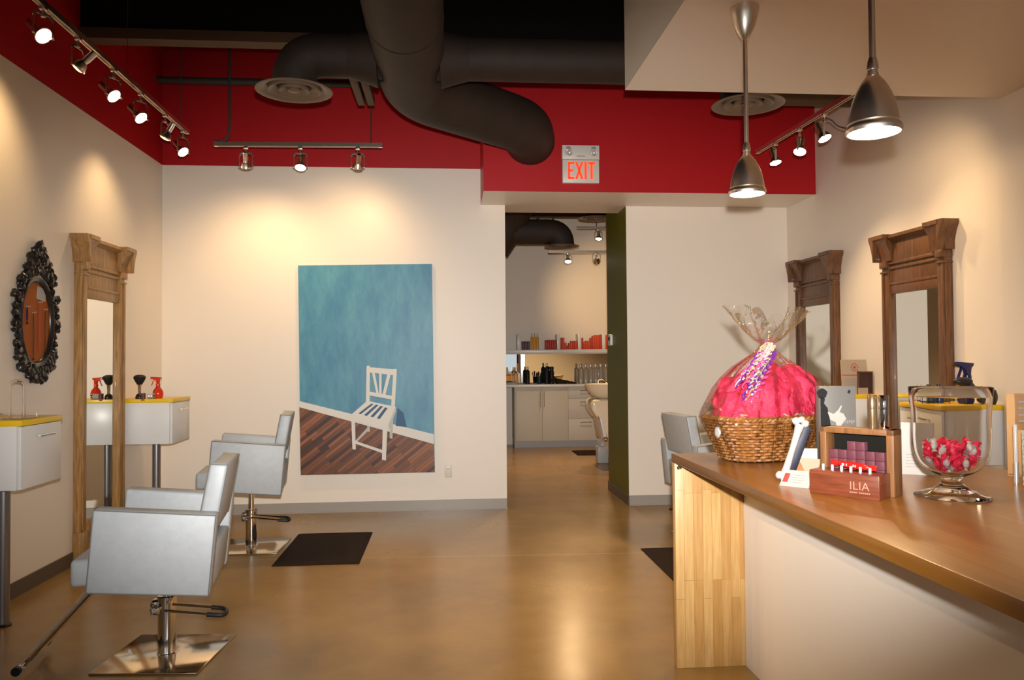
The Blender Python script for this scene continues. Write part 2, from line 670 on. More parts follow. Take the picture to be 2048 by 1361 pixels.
# steel joist across the room, pipes, hanging channel
b = BM()
box(b, XL, XR, 6.10, 6.24, 3.955, 4.035)
o = struct('ceiling_joist', b, M['joist'])
b = BM(); box(b, XL, XR, 6.13, 6.21, 4.036, TOP); struct('ceiling_girder', b, M['black'])
b = BM(); cyl(b, (XL, 7.72, 4.21), (.34, 7.72, 4.21), .034)
tag(obj('ceiling_pipe', b, M['dark']), 'dark grey pipe running across the red back wall behind the round vent', 'pipe')
t = thing('hanging_channel', 'pair of brown steel channel bars hanging beside the big duct', 'channel bar', (-.64, 6.17, 3.6))
for x in (-.05, .03):
    b = BM(); box(b, x - .028, x + .028, -.65, .32, 0, .07, .003); obj('channel_bar', b, M['joist'], t)
b = BM(); cyl(b, (-.05, 0, .07), (-.05, 0, .357), .006); cyl(b, (.03, 0, .07), (.03, 0, .357), .006); obj('hanger_rod', b, M['dark'], t)

# big ventilation duct: trunk from above the camera, elbow, leg into the red beam; cross branch with two vents
t = thing('ventilation_duct', 'big dark brown round air duct under the black ceiling with cross branch', 'air duct', (-.24, 4.5, 3.52))
O = Vector((-.24, 4.5, 3.52))


def rel(p):
    return Vector(p) - O


def smooth_path(P, rad, n=8):
    P = [Vector(p) for p in P]
    out = [P[0]]
    for i in range(1, len(P) - 1):
        a, c, d = P[i - 1], P[i], P[i + 1]
        k = rad if isinstance(rad, (int, float)) else rad[i - 1]
        s, e = c + (a - c).normalized() * k, c + (d - c).normalized() * k
        for j in range(n + 1):
            u = j / n
            out.append((1 - u) ** 2 * s + 2 * u * (1 - u) * c + u * u * e)
    out.append(P[-1])
    return out


b = BM()
pth = smooth_path([(-.24, 1.0, 3.53), (-.24, 5.86, 3.53), (.70, 6.78, 3.535), (.80, 7.3, 3.535)], [.28, .2], 7)
tube(b, [rel(p) for p in pth], .232, 40)
for y in (2.2, 3.4, 4.6):
    tube(b, [rel((-.24, y, 3.53)), rel((-.24, y + .02, 3.53))], .236, 40)
obj('trunk_duct', b, M['duct'], t)
b = BM()
pth = smooth_path([(-1.0, 5.25, 3.32), (-1.0, 5.25, 3.53), (2.06, 5.25, 3.53), (2.06, 5.25, 3.32)], [.19, .19], 8)
tube(b, [rel(p) for p in pth], .143, 32)
# flared saddle where the branch meets the trunk
for s in (-1, 1):
    tube(b, [rel((-.24 + s * .20, 5.25, 3.52)), rel((-.24 + s * .28, 5.25, 3.525)), rel((-.24 + s * .40, 5.25, 3.53))], [.19, .17, .143], 32)
obj('branch_duct', b, M['duct'], t)
vent_b = BM()
lathe(vent_b, [(.12, .035), (.245, .004), (.25, -.002), (.235, -.006), (.20, .004), (.155, .03), (.15, .03)], 48)
lathe(vent_b, [(.17, .02), (.172, -.004), (.165, -.008), (.115, .02), (.11, .026)], 48)
lathe(vent_b, [(.10, .014), (.10, -.004), (.094, -.008), (.05, .015), (.045, .02)], 48)
lathe(vent_b, [(.04, .02), (.042, -.002), (.03, -.008), (0, -.008)], 32)
lathe(vent_b, [(0, .05), (.14, .05), (.14, .03)], 32, mi=1)
M['vent'] = mat('brown_vent_metal', (.17, .115, .075), .5)
v0 = obj('vent', vent_b, [M['vent'], M['black']], t, loc=rel((-1.0, 5.25, 3.29)))
v1 = v0.copy(); COL.objects.link(v1); v1.location = rel((2.12, 5.3, 3.275))
b = BM(); cyl(b, (2.3, 6.25, 3.71), (XR, 6.25, 3.71), .115, n=28)
tag(obj('ventilation_pipe', b, M['joist']), 'short tan round duct meeting the right wall behind the white dropped ceiling', 'air duct')


# ================================================================== LAMPS
def head_meshes():
    """track lamp pieces, pivot at the lamp face, aiming down -z"""
    d = {}
    b = BM()
    lathe(b, [(.014, -.002), (.014, -.02), (.008, -.02), (.008, -.045), (.012, -.048), (.012, -.062), (0, -.062)], 16)
    box(b, -.018, .018, -.018, .018, -.022, -.0015, .003)
    d['mount'] = b
    b = BM()
    hw = .056
    pts = [(-hw, 0, 0), (-hw, 0, .095), (-hw + .012, 0, .122), (hw - .012, 0, .122), (hw, 0, .095), (hw, 0, 0)]
    for p, q in zip(pts, pts[1:]):
        p, q = Vector(p), Vector(q)
        mid, dd = (p + q) / 2, (q - p)
        Mx = Matrix.Translation(mid) @ dd.to_track_quat('Z', 'Y').to_matrix().to_4x4()
        box(b, -.0022, .0022, -.007, .007, -dd.length / 2, dd.length / 2, M4=Mx)
    for s in (-1, 1):
        cyl(b, (s * (hw + .008), 0, 0), (s * .046, 0, 0), .006, n=12)
    d['yoke'] = b
    b = BM()
    lathe(b, [(0, .135), (.019, .135), (.0205, .13), (.0205, .052), (.024, .046), (.036, .03), (.046, .008), (.049, .002), (.049, -.006), (.045, -.006), (.043, .004), (.03, .026), (0, .03)], 28)
    for k in range(5):
        a = 2 * PI * k / 5
        box(b, .0195, .0225, -.002, .002, .06, .125, M4=Matrix.Rotation(a, 4, 'Z'))
    d['lamp_head'] = b
    b = BM()
    lathe(b, [(.043, .003), (.040, -.006), (.03, -.014), (.014, -.018), (0, -.019)], 24)
    d['bulb'] = b
    out = {}
    for k, bm in d.items():
        me = bpy.data.meshes.new(k)
        bmesh.ops.recalc_face_normals(bm, faces=bm.faces[:])
        bm.to_mesh(me)
        bm.free()
        for p in me.polygons:
            p.use_smooth = True
        me.set_sharp_from_angle(angle=R(40))
        me.materials.append(M['bulb'] if k == 'bulb' else M['steel'])
        out[k] = me
    return out


HM = head_meshes()
HB2 = HM['bulb'].copy()
HB2.materials[0] = M['bulb_dim']
LIGHT_SCALE = 1.0


def track_lamp(x, y, z, aim, label, group, power, yoke_rz=0, drop=.185, dim=False, spot=62, blend=.7):
    """spot head clipped under a rail at (x, y, z)"""
    t = thing('track_lamp', label, 'spotlight', (x, y, z), 0, group)
    link('mount', HM['mount'], t, (0, 0, 0))
    link('yoke', HM['yoke'], t, (0, 0, -drop), (0, 0, yoke_rz))
    a = Vector(aim).normalized()
    q = a.to_track_quat('-Z', 'Y')
    h = link('lamp_head', HM['lamp_head'], t, (0, 0, -drop), q)
    link('bulb', HB2 if dim else HM['bulb'], h)
    l = light('lamp_light', 'SPOT', Vector((0, 0, -drop)) + a * .03, power * LIGHT_SCALE, HALOGEN, a, t,
              spot_size=R(spot), spot_blend=blend, shadow_soft_size=.03)
    return t


def rail(name, label, p0, p1, extra=None):
    t = thing(name, label, 'track rail', p0)
    p0, p1 = Vector(p0), Vector(p1)
    d = p1 - p0
    b = BM()
    Mx = d.to_track_quat('Y', 'Z').to_matrix().to_4x4()
    L_ = d.length
    for x0, x1, z0, z1 in ((-.017, .017, .004, .018), (-.017, -.010, -.018, .004), (.010, .017, -.018, .004)):
        box(b, x0, x1, 0, L_, z0, z1, M4=Mx)
    box(b, -.018, .018, -.002, .03, -.019, .019, M4=Mx)
    box(b, -.018, .018, L_ - .03, L_ + .002, -.019, .019, M4=Mx)
    obj('rail_bar', b, M['steel'], t)
    return t


GL, GB, GR = 'spotlights on the left track', 'spotlights on the back track', 'spotlights on the right track'
zt = 3.5
t = rail('track_rail', 'brushed metal lighting track hung along the left wall', (-2.225, 2.6, zt), (-2.245, 6.99, zt))
for y in (3.4, 5.65, 6.75):
    b = BM(); cyl(b, (0, y - 2.6, .018), (0, y - 2.6, TOP - zt), .0025, n=8); obj('suspension_wire', b, M['dark'], t)
NEAR = 'spotlight nearest the camera on the left track, lit face turned to the room'
track_lamp(-2.225, 4.50, zt - .0195, (.70, -.22, -.66), NEAR, GL, 62, R(60), drop=.165)
track_lamp(-2.228, 4.92, zt - .0195, (-.72, -.03, -.70), 'second spotlight along the left track, tipped towards the wall over the oval frame', GL, 25, R(80), dim=True, spot=105, blend=1)
track_lamp(-2.232, 5.44, zt - .0195, (.70, -.20, -.66), 'third spotlight along the left track, lit face turned to the room', GL, 80, R(60))
track_lamp(-2.236, 5.92, zt - .0195, (.68, -.22, -.68), 'fourth spotlight along the left track, lit face turned to the room', GL, 80, R(60))
track_lamp(-2.240, 6.43, zt - .0195, (-.50, .06, -.86), 'fifth spotlight along the left track, dark back seen, aimed down at the tall mirror', GL, 25, R(80), dim=True, spot=105, blend=1)
track_lamp(-2.244, 6.87, zt - .0195, (.62, -.30, -.70), 'spotlight at the far end of the left track, lit face turned to the room', GL, 80, R(60))

zt = 3.40
t = rail('track_rail', 'short lighting track hung in front of the red back wall above the painting', (-2.02, 7.0, zt), (-.565, 7.0, zt + .012))
b = BM()
tube(b, [(.0, 0, .025), (.06, 0, .028), (.10, 0, .045), (.125, 0, .09), (.13, 0, .2), (.13, 0, TOP - zt)], .011, 10); obj('conduit', b, M['dark'], t)
b = BM(); cyl(b, (1.36, 0, .018), (1.36, 0, TOP - zt), .006, n=8); obj('suspension_rod', b, M['dark'], t)
track_lamp(-1.75, 7.0, zt - .0175, (-.08, .56, -.82), 'left of three spotlights on the back track, turned to the white wall', GB, 48, 0, dim=True, drop=.18, spot=125, blend=1)
track_lamp(-1.28, 7.0, zt - .0135, (0, -.42, -.9), 'middle spotlight on the back track, bright face towards the room', GB, 70, 0, drop=.18)
track_lamp(-.78, 7.0, zt - .0095, (-.18, .74, -.72), 'right of three spotlights on the back track, turned to the painting', GB, 34, 0, dim=True, drop=.18, spot=125, blend=1)

zt = 3.3
rail('track_rail', 'lighting track hung along the right wall behind the hanging lamps', (2.725, 6.62, zt), (2.80, 4.66, zt))
track_lamp(2.738, 6.27, zt - .0195, (.1, -.25, -.9), 'spotlight at the far end of the right track, next to the farther hanging lamp', GR, 80, R(70), drop=.16, spot=110)
track_lamp(2.752, 5.85, zt - .0195, (-.30, -.35, -.85), 'second spotlight from the far end of the right track', GR, 70, R(50), drop=.18, spot=110)
third = track_lamp(2.768, 5.48, zt - .0195, (.22, -.38, -.88), 'third spotlight from the far end of the right track, before the right wall', GR, 34, R(60), drop=.18, spot=110)
b = BM(); tube(b, smooth_path([(.0, 0, -.03), (.05, -.01, -.05), (.09, -.02, -.10), (.17, -.03, -.12)], [.02, .03], 5), .005, 8)
obj('loose_cord', b, M['rubber'], third)
track_lamp(2.80, 4.74, zt - .0195, (.50, .60, -.64), 'bright spotlight seen beside the shade of the nearer hanging lamp', GR, 26, R(80), drop=.17, spot=115, blend=1)


def pendant(x, y, dz, label):
    t = thing('pendant_lamp', label, 'pendant lamp', (x, y, 3.132), 0, 'brushed nickel pendant lamps over the counter')
    b = BM(); lathe(b, [(0, 0), (.067, 0), (.067, -.012), (.061, -.04), (.048, -.085), (.028, -.128), (.013, -.15), (.008, -.155), (0, -.155)], 40); obj('ceiling_canopy', b, M['steel'], t)
    b = BM(); cyl(b, (0, 0, -.15), (0, 0, -.645 + dz), .0105, n=16); obj('stem', b, M['steel'], t)
    z = -.665 + dz
    b = BM(); lathe(b, [(0, .03), (.012, .03), (.015, .02), (.018, .0), (.018, -.008), (.0155, -.01), (.0155, -.018), (.018, -.02), (.018, -.03), (0, -.03)], 24); obj('lamp_socket', b, M['steel'], t, loc=(0, 0, z))
    b = BM()
    lathe(b, [(.015, -.025), (.019, -.029), (.026, -.037), (.036, -.050), (.0455, -.066), (.055, -.086), (.063, -.108), (.0695, -.132), (.0745, -.156), (.0775, -.178), (.078, -.181), (.0755, -.183), (.079, -.186), (.0845, -.193), (.0855, -.203), (.083, -.212), (.079, -.212), (.076, -.196), (.073, -.17), (.062, -.12), (.044, -.07), (.015, -.03)], 48)
    s = obj('lamp_shade', b, M['steel'], t, loc=(0, 0, z))
    b = BM(); lathe(b, [(.074, -.196), (.070, -.204), (.05, -.212), (.02, -.216), (.012, -.224), (0, -.225)], 32); obj('bulb', b, M['bulb'], s)
    light('lamp_light', 'SPOT', (0, 0, z - .24), 22, HALOGEN, (0, 0, -1), t, spot_size=R(120), spot_blend=.6, shadow_soft_size=.06)
    return t


pendant(1.395, 3.51, 0, 'farther pendant lamp over the counter, whole stem and ceiling cap in view')
pendant(1.36, 2.37, -.045, 'nearer, larger looking pendant lamp whose stem leaves the top of the picture')

# ================================================================== EXIT SIGN, OUTLET, THERMOSTAT
t = thing('exit_sign', 'exit sign with red letters and two small emergency lamps on the red beam', 'exit sign', (1.252, 7.204, 3.13))
b = BM(); box(b, -.172, .172, -.055, 0, 0, .215, .004); box(b, -.175, .175, -.062, 0, .218, .352, .006); obj('sign_housing', b, M['sign'], t)
b = BM()
h0, h1, yy = .035, .195, -.0565


def stroke(p, q, w):
    d = Vector((q[0] - p[0], q[1] - p[1]))
    n_ = Vector((-d.y, d.x)).normalized() * w / 2
    prism(b, [(p[0] + n_.x, p[1] + n_.y), (q[0] + n_.x, q[1] + n_.y), (q[0] - n_.x, q[1] - n_.y), (p[0] - n_.x, p[1] - n_.y)], 1, yy - .002, yy + .004)


w = .021
stroke((-.112, h0), (-.112, h1), w)
for zz, xe in ((h0 + w / 2, -.062), ((h0 + h1) / 2, -.072), (h1 - w / 2, -.062)):
    stroke((-.115, zz), (xe, zz), w * .95)
stroke((-.045, h0), (.012, h1), w); stroke((.012, h0), (-.045, h1), w)
stroke((.044, h0), (.044, h1), w)
stroke((.100, h0), (.100, h1), w); stroke((.068, h1 - w / 2), (.134, h1 - w / 2), w)
obj('exit_letters', b, M['exit'], t, smooth=0)
for s in (-1, 1):
    b = BM()
    q = Vector((s * -.1, -.8, -.45)).normalized()
    Mx = Matrix.Translation((s * .118, -.078, .285)) @ q.to_track_quat('Z', 'Y').to_matrix().to_4x4()
    lathe(b, [(0, -.03), (.02, -.03), (.03, 0), (.034, .025), (.030, .027), (.018, .012), (0, .008)], 20, M4=Mx)
    box(b, s * .118 - .02, s * .118 + .02, -.075, -.05, .29, .335, .004)
    obj('emergency_lamp', b, M['silver'], t)
b = BM()
for k in range(7):
    box(b, -.035 + k * .011, -.035 + k * .011 + .007, -.0635, -.061, .243, .253)
obj('maker_mark', b, M['ink'], t, smooth=0)

t = thing('wall_outlet', 'ivory double wall outlet right of the painting near the floor', 'outlet', (.008, YB, .379))
b = BM(); box(b, -.036, .036, -.007, 0, -.06, .06, .003); obj('cover_plate', b, M['outlet'], t)
for z in (-.026, .026):
    b = BM()
    lathe(b, [(0, .010), (.016, .010), (.017, .006)], 20, M4=Matrix.Translation((0, 0, z)) @ Matrix.Rotation(PI / 2, 4, 'X'))
    for x in (-.006, .006):
        box(b, x - .0012, x + .0012, -.0112, -.009, z - .004, z + .006, mi=1)
    obj('socket', b, [M['outlet'], M['blackink']], t)

t = thing('thermostat', 'small white thermostat on the green passage wall', 'thermostat', (1.838, 8.62, 1.70))
b = BM(); box(b, -.03, 0, -.075, .075, -.062, .062, .01, 3); obj('thermostat_body', b, M['gloss_white'], t)
b = BM(); box(b, -.0315, -.029, -.05, .04, -.005, .035); obj('screen', b, M['dark'], t)

# ================================================================== PAINTING
PY = 7.812
m_, nt, bs, N, L = new_mat('blue_plaster_paint')
tc = N.new('ShaderNodeTexCoord'); mp = N.new('ShaderNodeMapping'); mp.inputs['Scale'].default_value = (3.2, 1, 1.1)
n1 = N.new('ShaderNodeTexNoise'); n1.inputs['Scale'].default_value = 2.2; n1.inputs['Detail'].default_value = 9; n1.inputs['Roughness'].default_value = .65
rp = N.new('ShaderNodeValToRGB')
rp.color_ramp.elements[0].position, rp.color_ramp.elements[0].color = .3, (.030, .18, .33, 1)
rp.color_ramp.elements[1].position, rp.color_ramp.elements[1].color = .72, (.10, .33, .42, 1)
L.new(tc.outputs['Object'], mp.inputs[0]); L.new(mp.outputs[0], n1.inputs['Vector']); L.new(n1.outputs['Fac'], rp.inputs[0]); L.new(rp.outputs[0], bs.inputs['Base Color'])
setp(bs, Roughness=.45)
blue = m_
planks = staves('painted_brown_planks', (.30, .105, .038), (.045, .012, .005), (.02, .006, .003), 'XZY', R(-38), 1, .30, .031, rough=.5, gscale=(4, 50, 50), coat=0)
pwhite = mat('painted_white', (.72, .70, .64), .5)
pgrey = mat('painted_shaded_white', (.50, .49, .46), .5)
pdark = mat('painted_deep_blue', (.02, .09, .2), .5)
b = BM()
cv = [(-1.453, 2.433), (-.143, 2.451), (-.125, .38), (-1.429, .377)]
prism(b, cv, 1, PY, YB - .004, mi=0)


NP = [0]


def pp(poly, lay, mi):
    NP[0] += 1
    flat(b, poly, 1, PY - .0005 * lay - .00012 * NP[0], mi)


pp([(-1.442, 1.041), (-.132, .659), (-.125, .38), (-1.429, .377)], 1, 1)
pp([(-1.446, 1.102), (-.132, .756), (-.132, .659), (-1.442, 1.041)], 2, 2)
pp([(-.489, 1.024), (-.43, .97), (-.40, .832), (-.507, .843)], 3, 4)
for poly in ([(-.561, .952), (-.528, .97), (-.54, .717), (-.567, .724)], [(-.785, .847), (-.762, .843), (-.759, .789), (-.787, .793)],
             [(-.902, .704), (-.785, .829), (-.776, .802), (-.891, .686)]):
    pp(poly, 4, 3)
for poly in ([(-.739, 1.385), (-.712, 1.381), (-.671, 1.16), (-.695, 1.165)], [(-.667, 1.367), (-.644, 1.363), (-.644, 1.145), (-.668, 1.15)],
             [(-.586, 1.36), (-.554, 1.355), (-.61, 1.138), (-.639, 1.143)]):
    pp(poly, 5, 2)
for poly in ([(-.789, 1.44), (-.757, 1.44), (-.761, 1.08), (-.797, 1.085)], [(-.527, 1.409), (-.494, 1.405), (-.515, 1.03), (-.551, 1.04)],
             [(-.76, 1.426), (-.496, 1.402), (-.496, 1.342), (-.76, 1.375)], [(-.766, 1.187), (-.542, 1.142), (-.546, 1.106), (-.768, 1.15)],
             [(-.94, .921), (-.905, .912), (-.897, .618), (-.929, .622)], [(-.905, .705), (-.63, .606), (-.634, .577), (-.902, .677)]):
    pp(poly, 6, 2)
pp([(-.785, 1.096), (-.506, 1.033), (-.579, .853), (-.946, .957)], 7, 2)
for poly in ([(-.745, 1.067), (-.722, 1.061), (-.847, .965), (-.869, .973)], [(-.7, 1.057), (-.674, 1.052), (-.79, .946), (-.815, .956)],
             [(-.654, 1.044), (-.629, 1.038), (-.726, .933), (-.755, .94)], [(-.611, 1.029), (-.584, 1.021), (-.663, .914), (-.692, .923)]):
    pp(poly, 8, 4)
pp([(-.633, .845), (-.588, .835), (-.604, .505), (-.643, .514)], 8, 2)
pp([(-.946, .957), (-.579, .853), (-.583, .799), (-.94, .912)], 9, 2)
pp([(-.579, .853), (-.506, 1.033), (-.503, .988), (-.576, .799)], 9, 3)
o = obj('painting', b, [blue, planks, pwhite, pgrey, pdark], smooth=0)
tag(o, 'large canvas painting of a white chair on a brown floor against a blue wall', 'painting')


# ================================================================== SALON CHAIRS
def rounded(poly):
    return poly


def make_chair(label, loc, rz, lift, plate_rz, group):
    t = thing('salon_chair', label, 'salon chair', loc, 0, group)
    Z = lift
    Rz = Matrix.Rotation(rz, 4, 'Z')
    q = Rz.to_euler()
    arm = [(-.257, .815 + Z), (.288, .762 + Z), (.253, .375 + Z), (-.288, .427 + Z)]
    for s in (-1, 1):
        b = BM(); prism(b, arm, 1, s * .35, s * .245, .013, 3)
        a = obj('armrest', b, M['vinyl'], t, rot=q)
        b = BM()
        pts = []
        k = .008
        cx = sum(p[0] for p in arm) / 4; cz = sum(p[1] for p in arm) / 4
        for p in arm:
            pts.append((cx + (p[0] - cx) * .985, s * .3485, cz + (p[1] - cz) * .98))
        for i in range(4):
            tube(b, [pts[i], pts[(i + 1) % 4]], .0028, 6)
        obj('piping', b, M['piping'], a)
    b = BM(); box(b, -.385, .20, -.243, .243, .43 + Z, .56 + Z, .022, 3)
    st = obj('seat', b, M['vinyl'], t, rot=q)
    b = BM()
    back = [(.240, .997 + Z), (.327, .99 + Z), (.268, .665 + Z), (.178, .665 + Z)]
    prism(b, back, 1, -.243, .243, .016, 3)
    bk = obj('backrest', b, M['vinyl'], t, rot=q)
    for yy_ in (-.241, .241):
        b = BM()
        P4 = [Vector((p[0], yy_, p[1])) for p in back]
        c_ = sum(P4, Vector()) / 4
        P4 = [c_ + (p - c_) * .97 for p in P4]
        for p in P4:
            p.y = yy_
        for i in range(4):
            tube(b, [P4[i], P4[(i + 1) % 4]], .0025, 6)
        obj('piping', b, M['piping'], bk)
    b = BM(); prism(b, [(.198, .598 + Z), (.272, .594 + Z), (.250, .385 + Z), (.175, .39 + Z)], 1, -.244, .244, .012, 2)
    obj('rear_rail', b, M['vinyl'], t, rot=q)
    b = BM(); box(b, -.12, .12, -.10, .10, .385 + Z, .431 + Z, .004); obj('seat_bracket', b, M['rubber'], t, rot=q)
    # hydraulic column
    b = BM(); cyl(b, (0, 0, .25), (0, 0, .39 + Z), .021, n=24); obj('piston', b, M['chrome'], t)
    b = BM(); lathe(b, [(0, .006), (.050, .006), (.050, .012), (.045, .016), (.045, .235), (.048, .238), (.048, .30), (.044, .304), (0, .304)], 36); obj('column', b, M['chrome'], t)
    b = BM(); box(b, -.26, .26, -.265, .265, 0, .010, .003); obj('base_plate', b, M['plate'], t, rot=(0, 0, plate_rz))
    # pump lever, right and towards the viewer
    b = BM()
    lv = smooth_path([(.02, -.03, .262), (.30, -.075, .235), (.305, -.165, .225), (.01, -.12, .258)], [.05, .05], 6)
    tube(b, lv[:1] + lv[1:-1] + lv[-1:], .0065, 8)
    lever = obj('pump_lever', b, M['chrome'], t, rot=q)
    b = BM()
    gp = smooth_path([(.225, -.064, .2415), (.30, -.075, .235), (.305, -.165, .225), (.215, -.152, .2335)], [.045, .045], 6)
    tube(b, gp, .0115, 10)
    obj('lever_grip', b, M['rubber'], lever)
    b = BM(); box(b, -.075, -.03, -.035, .035, .21, .285, .012, 3); lathe(b, [(0, 0), (.021, 0), (.021, .02), (.012, .028), (0, .028)], 20, M4=Matrix.Translation((-.05, -.035, .245)) @ Matrix.Rotation(PI / 2, 4, 'X'))
    obj('pump_housing', b, M['chrome'], t, rot=q)
    # footrest
    fr_ = obj_footrest(t, q, Z)
    return t


def obj_footrest(t, q, Z):
    b = BM()
    for y in (-.13, .13):
        tube(b, smooth_path([(-.20, y, .42 + Z), (-.30, y, .41 + Z), (-.62, y, .05 + Z * .55)], [.05], 5), .018, 12)
    tube(b, [(-.47, -.13, .22 + Z * .8), (-.47, .13, .22 + Z * .8)], .011, 10)
    tube(b, [(-.62, -.20, .05 + Z * .55), (-.62, .20, .05 + Z * .55)], .015, 12)
    f = obj('footrest', b, M['chrome'], t, rot=q)
    for y in (-.20, .20):
        b = BM()
        cyl(b, (-.62, y - .012, .05 + Z * .55), (-.62, y + .012, .05 + Z * .55), .021, n=14)
        obj('end_cap', b, M['rubber'], f)
    return f


GC = 'silver vinyl salon chairs'
make_chair('silver salon chair nearest the camera, on a polished plate left of the room', (-1.435, 4.17, 0), R(8), 0, R(-5), GC)
make_chair('silver salon chair in front of the painting, beside the brown floor mat', (-1.575, 6.48, 0), R(8), .082, R(-1), GC)
make_chair('silver salon chair half hidden behind the far end of the wooden counter', (2.18, 6.37, 0), R(188), .04, R(2), GC)


def floor_mat(label, x0, x1, y0, y1, group=None):
    b = BM()
    prism(b, [(x0, y0), (x1, y0), (x1, y1), (x0, y1)], 2, 0, .004)
    k = .035
    A = [(x0, y0), (x1, y0), (x1, y1), (x0, y1)]
    B_ = [(x0 + k, y0 + k), (x1 - k, y0 + k), (x1 - k, y1 - k), (x0 + k, y1 - k)]
    va = [b.verts.new((x, y, .004)) for x, y in A]; vb = [b.verts.new((x, y, .014)) for x, y in B_]
    for i in range(4):
        b.faces.new((va[i], va[(i + 1) % 4], vb[(i + 1) % 4], vb[i]))
    b.faces.new(vb)
    return tag(obj('floor_mat', b, M['mat'], smooth=0), label, 'floor mat', group)


floor_mat('dark brown rubber floor mat on the concrete in front of the painting', -1.28, -.65, 5.85, 6.90, 'dark floor mats')
floor_mat('dark brown rubber floor mat partly hidden behind the wooden counter end', 1.505, 2.2, 5.1, 6.06, 'dark floor mats')
floor_mat('small brown mat before the white cabinets in the far room', 2.0, 2.6, 11.95, 12.55, 'dark floor mats')


# ================================================================== STATION CABINETS
def station(label, loc, rz, group):
    """local: back on the wall at y = 0, front at y = -.46, width along x"""
    t = thing('station_cabinet', label, 'cabinet', loc, rz, group)
    b = BM(); box(b, -.225, .225, -.415, 0, .80, 1.15, .002); obj('cabinet_body', b, M['gloss_white'], t)
    b = BM(); box(b, -.23, .23, -.443, 0, 1.15, 1.182, .002); obj('worktop', b, M['yellow'], t)
    b = BM(); box(b, -.223, .223, -.438, -.419, .802, 1.146, .0015); d = obj('drawer', b, M['gloss_white'], t)
    b = BM()
    cyl(b, (-.085, -.467, 1.085), (.085, -.467, 1.085), .006, n=12)
    for x in (-.07, .07):
        cyl(b, (x, -.467, 1.085), (x, -.437, 1.085), .0045, n=10)
    obj('handle', b, M['chrome'], d)
    b = BM(); lathe(b, [(0, .012), (.034, .012), (.034, .80), (0, .80)], 28, c=(0, -.23, 0)); p = obj('post', b, M['post'], t)
    b = BM(); lathe(b, [(0, 0), (.045, 0), (.045, .008), (.036, .014), (0, .014)], 28, c=(0, -.23, 0)); obj('foot', b, M['rubber'], p)
    return t


GS = 'white station cabinets with yellow tops'
c0 = station('white cabinet with yellow top at the left edge, below the oval carved frame', (XL + .002, 4.715, 0), R(90), GS)
dup(c0, (XL + .002, 7.075, 0), R(90), 'white cabinet with yellow top between the left tall mirror and the back wall')
dup(c0, (XR - .002, 4.92, 0), R(-90), 'white cabinet with yellow top on the right wall, seen behind the glass jar')
dup(c0, (XR - .002, 6.40, 0), R(-90), 'white cabinet with yellow top on the right wall between the two tall mirrors')


# ================================================================== TALL MIRRORS
def pier_mirror(label, loc, rz, wood, group):
    """local: back on wall y = 0, faces -y"""
    t = thing('tall_mirror', label, 'mirror', loc, rz, group)
    hw = .385
    for s in (-1, 1):
        b = BM()
        box(b, s * hw - (0 if s < 0 else .085), s * hw + (.085 if s < 0 else 0), -.062, 0, 0, 2.30, .006)
        xo = s * (hw - .018)
        box(b, xo - .012, xo + .012, -.072, -.06, .25, 2.16, .004)
        xi = s * (hw - .078)
        box(b, xi - .01, xi + .01, -.055, -.02, .30, 2.0, .003)
        # capital blocks and turned collar
        box(b, s * hw - (0.004 if s < 0 else .082), s * hw + (.082 if s < 0 else .004), -.085, 0, 2.19, 2.245, .008)
        box(b, s * hw - (0.004 if s < 0 else .08), s * hw + (.08 if s < 0 else .004), -.078, 0, 2.15, 2.165, .004)
        # plinth
        box(b, s * hw - (.012 if s < 0 else .095), s * hw + (.095 if s < 0 else .012), -.085, 0, 0, .24, .01)
        lathe(b, [(0, -.088), (.035, -.088), (.03, -.098), (.012, -.102), (0, -.102)], 18, M4=Matrix.Translation((s * (hw - .042), 0, .14)) @ Matrix.Rotation(-PI / 2, 4, 'X') @ Matrix.Scale(-1, 4, (0, 0, 1)))
        obj('side_post', b, wood, t)
    b = BM()
    box(b, -.315, .315, -.05, 0, 1.985, 2.06, .004)
    box(b, -.315, .315, -.044, 0, 2.05, 2.22, .002)
    for z in (2.066, 2.19):
        box(b, -.31, .31, -.056, -.02, z - .012, z + .01, .004)
    for s in (-1, 1):
        box(b, s * .303 - .012, s * .303 + .012, -.05, -.02, 2.06, 2.2, .003)
    box(b, -.315, .315, -.06, 0, 2.215, 2.24, .005)
    box(b, -.315, .315, -.056, 0, 2.235, 2.41, .003)
    obj('header_panel', b, wood, t)
    b = BM()
    # stepped crown: end blocks stand forward
    crown = [(0, 2.395), (-.062, 2.395), (-.09, 2.412), (-.10, 2.416), (-.10, 2.44), (0, 2.44)]
    prism(b, crown, 0, -.30, .30)
    for s in (-1, 1):
        prism(b, [(0, 2.245), (-.07, 2.245), (-.075, 2.30), (-.10, 2.37), (-.125, 2.415), (-.135, 2.42), (-.135, 2.45), (0, 2.45)], 0, min(s * .25, s * .41), max(s * .25, s * .41))
        # flared ear
        prism(b, [(s * .40, 2.245), (s * .412, 2.31), (s * .435, 2.38), (s * .458, 2.42), (s * .458, 2.45), (s * .395, 2.45)], 1, -.13, 0)
    obj('cornice', b, wood, t, smooth=30)
    b = BM(); box(b, -.315, .315, -.05, 0, .08, .30, .005); box(b, -.30, .30, -.058, -.03, .12, .26, .006); obj('bottom_panel', b, wood, t)
    b = BM(); box(b, -.315, .315, -.030, -.02, .295, 1.99); obj('mirror_pane', b, M['mirror'], t, smooth=0)
    return t


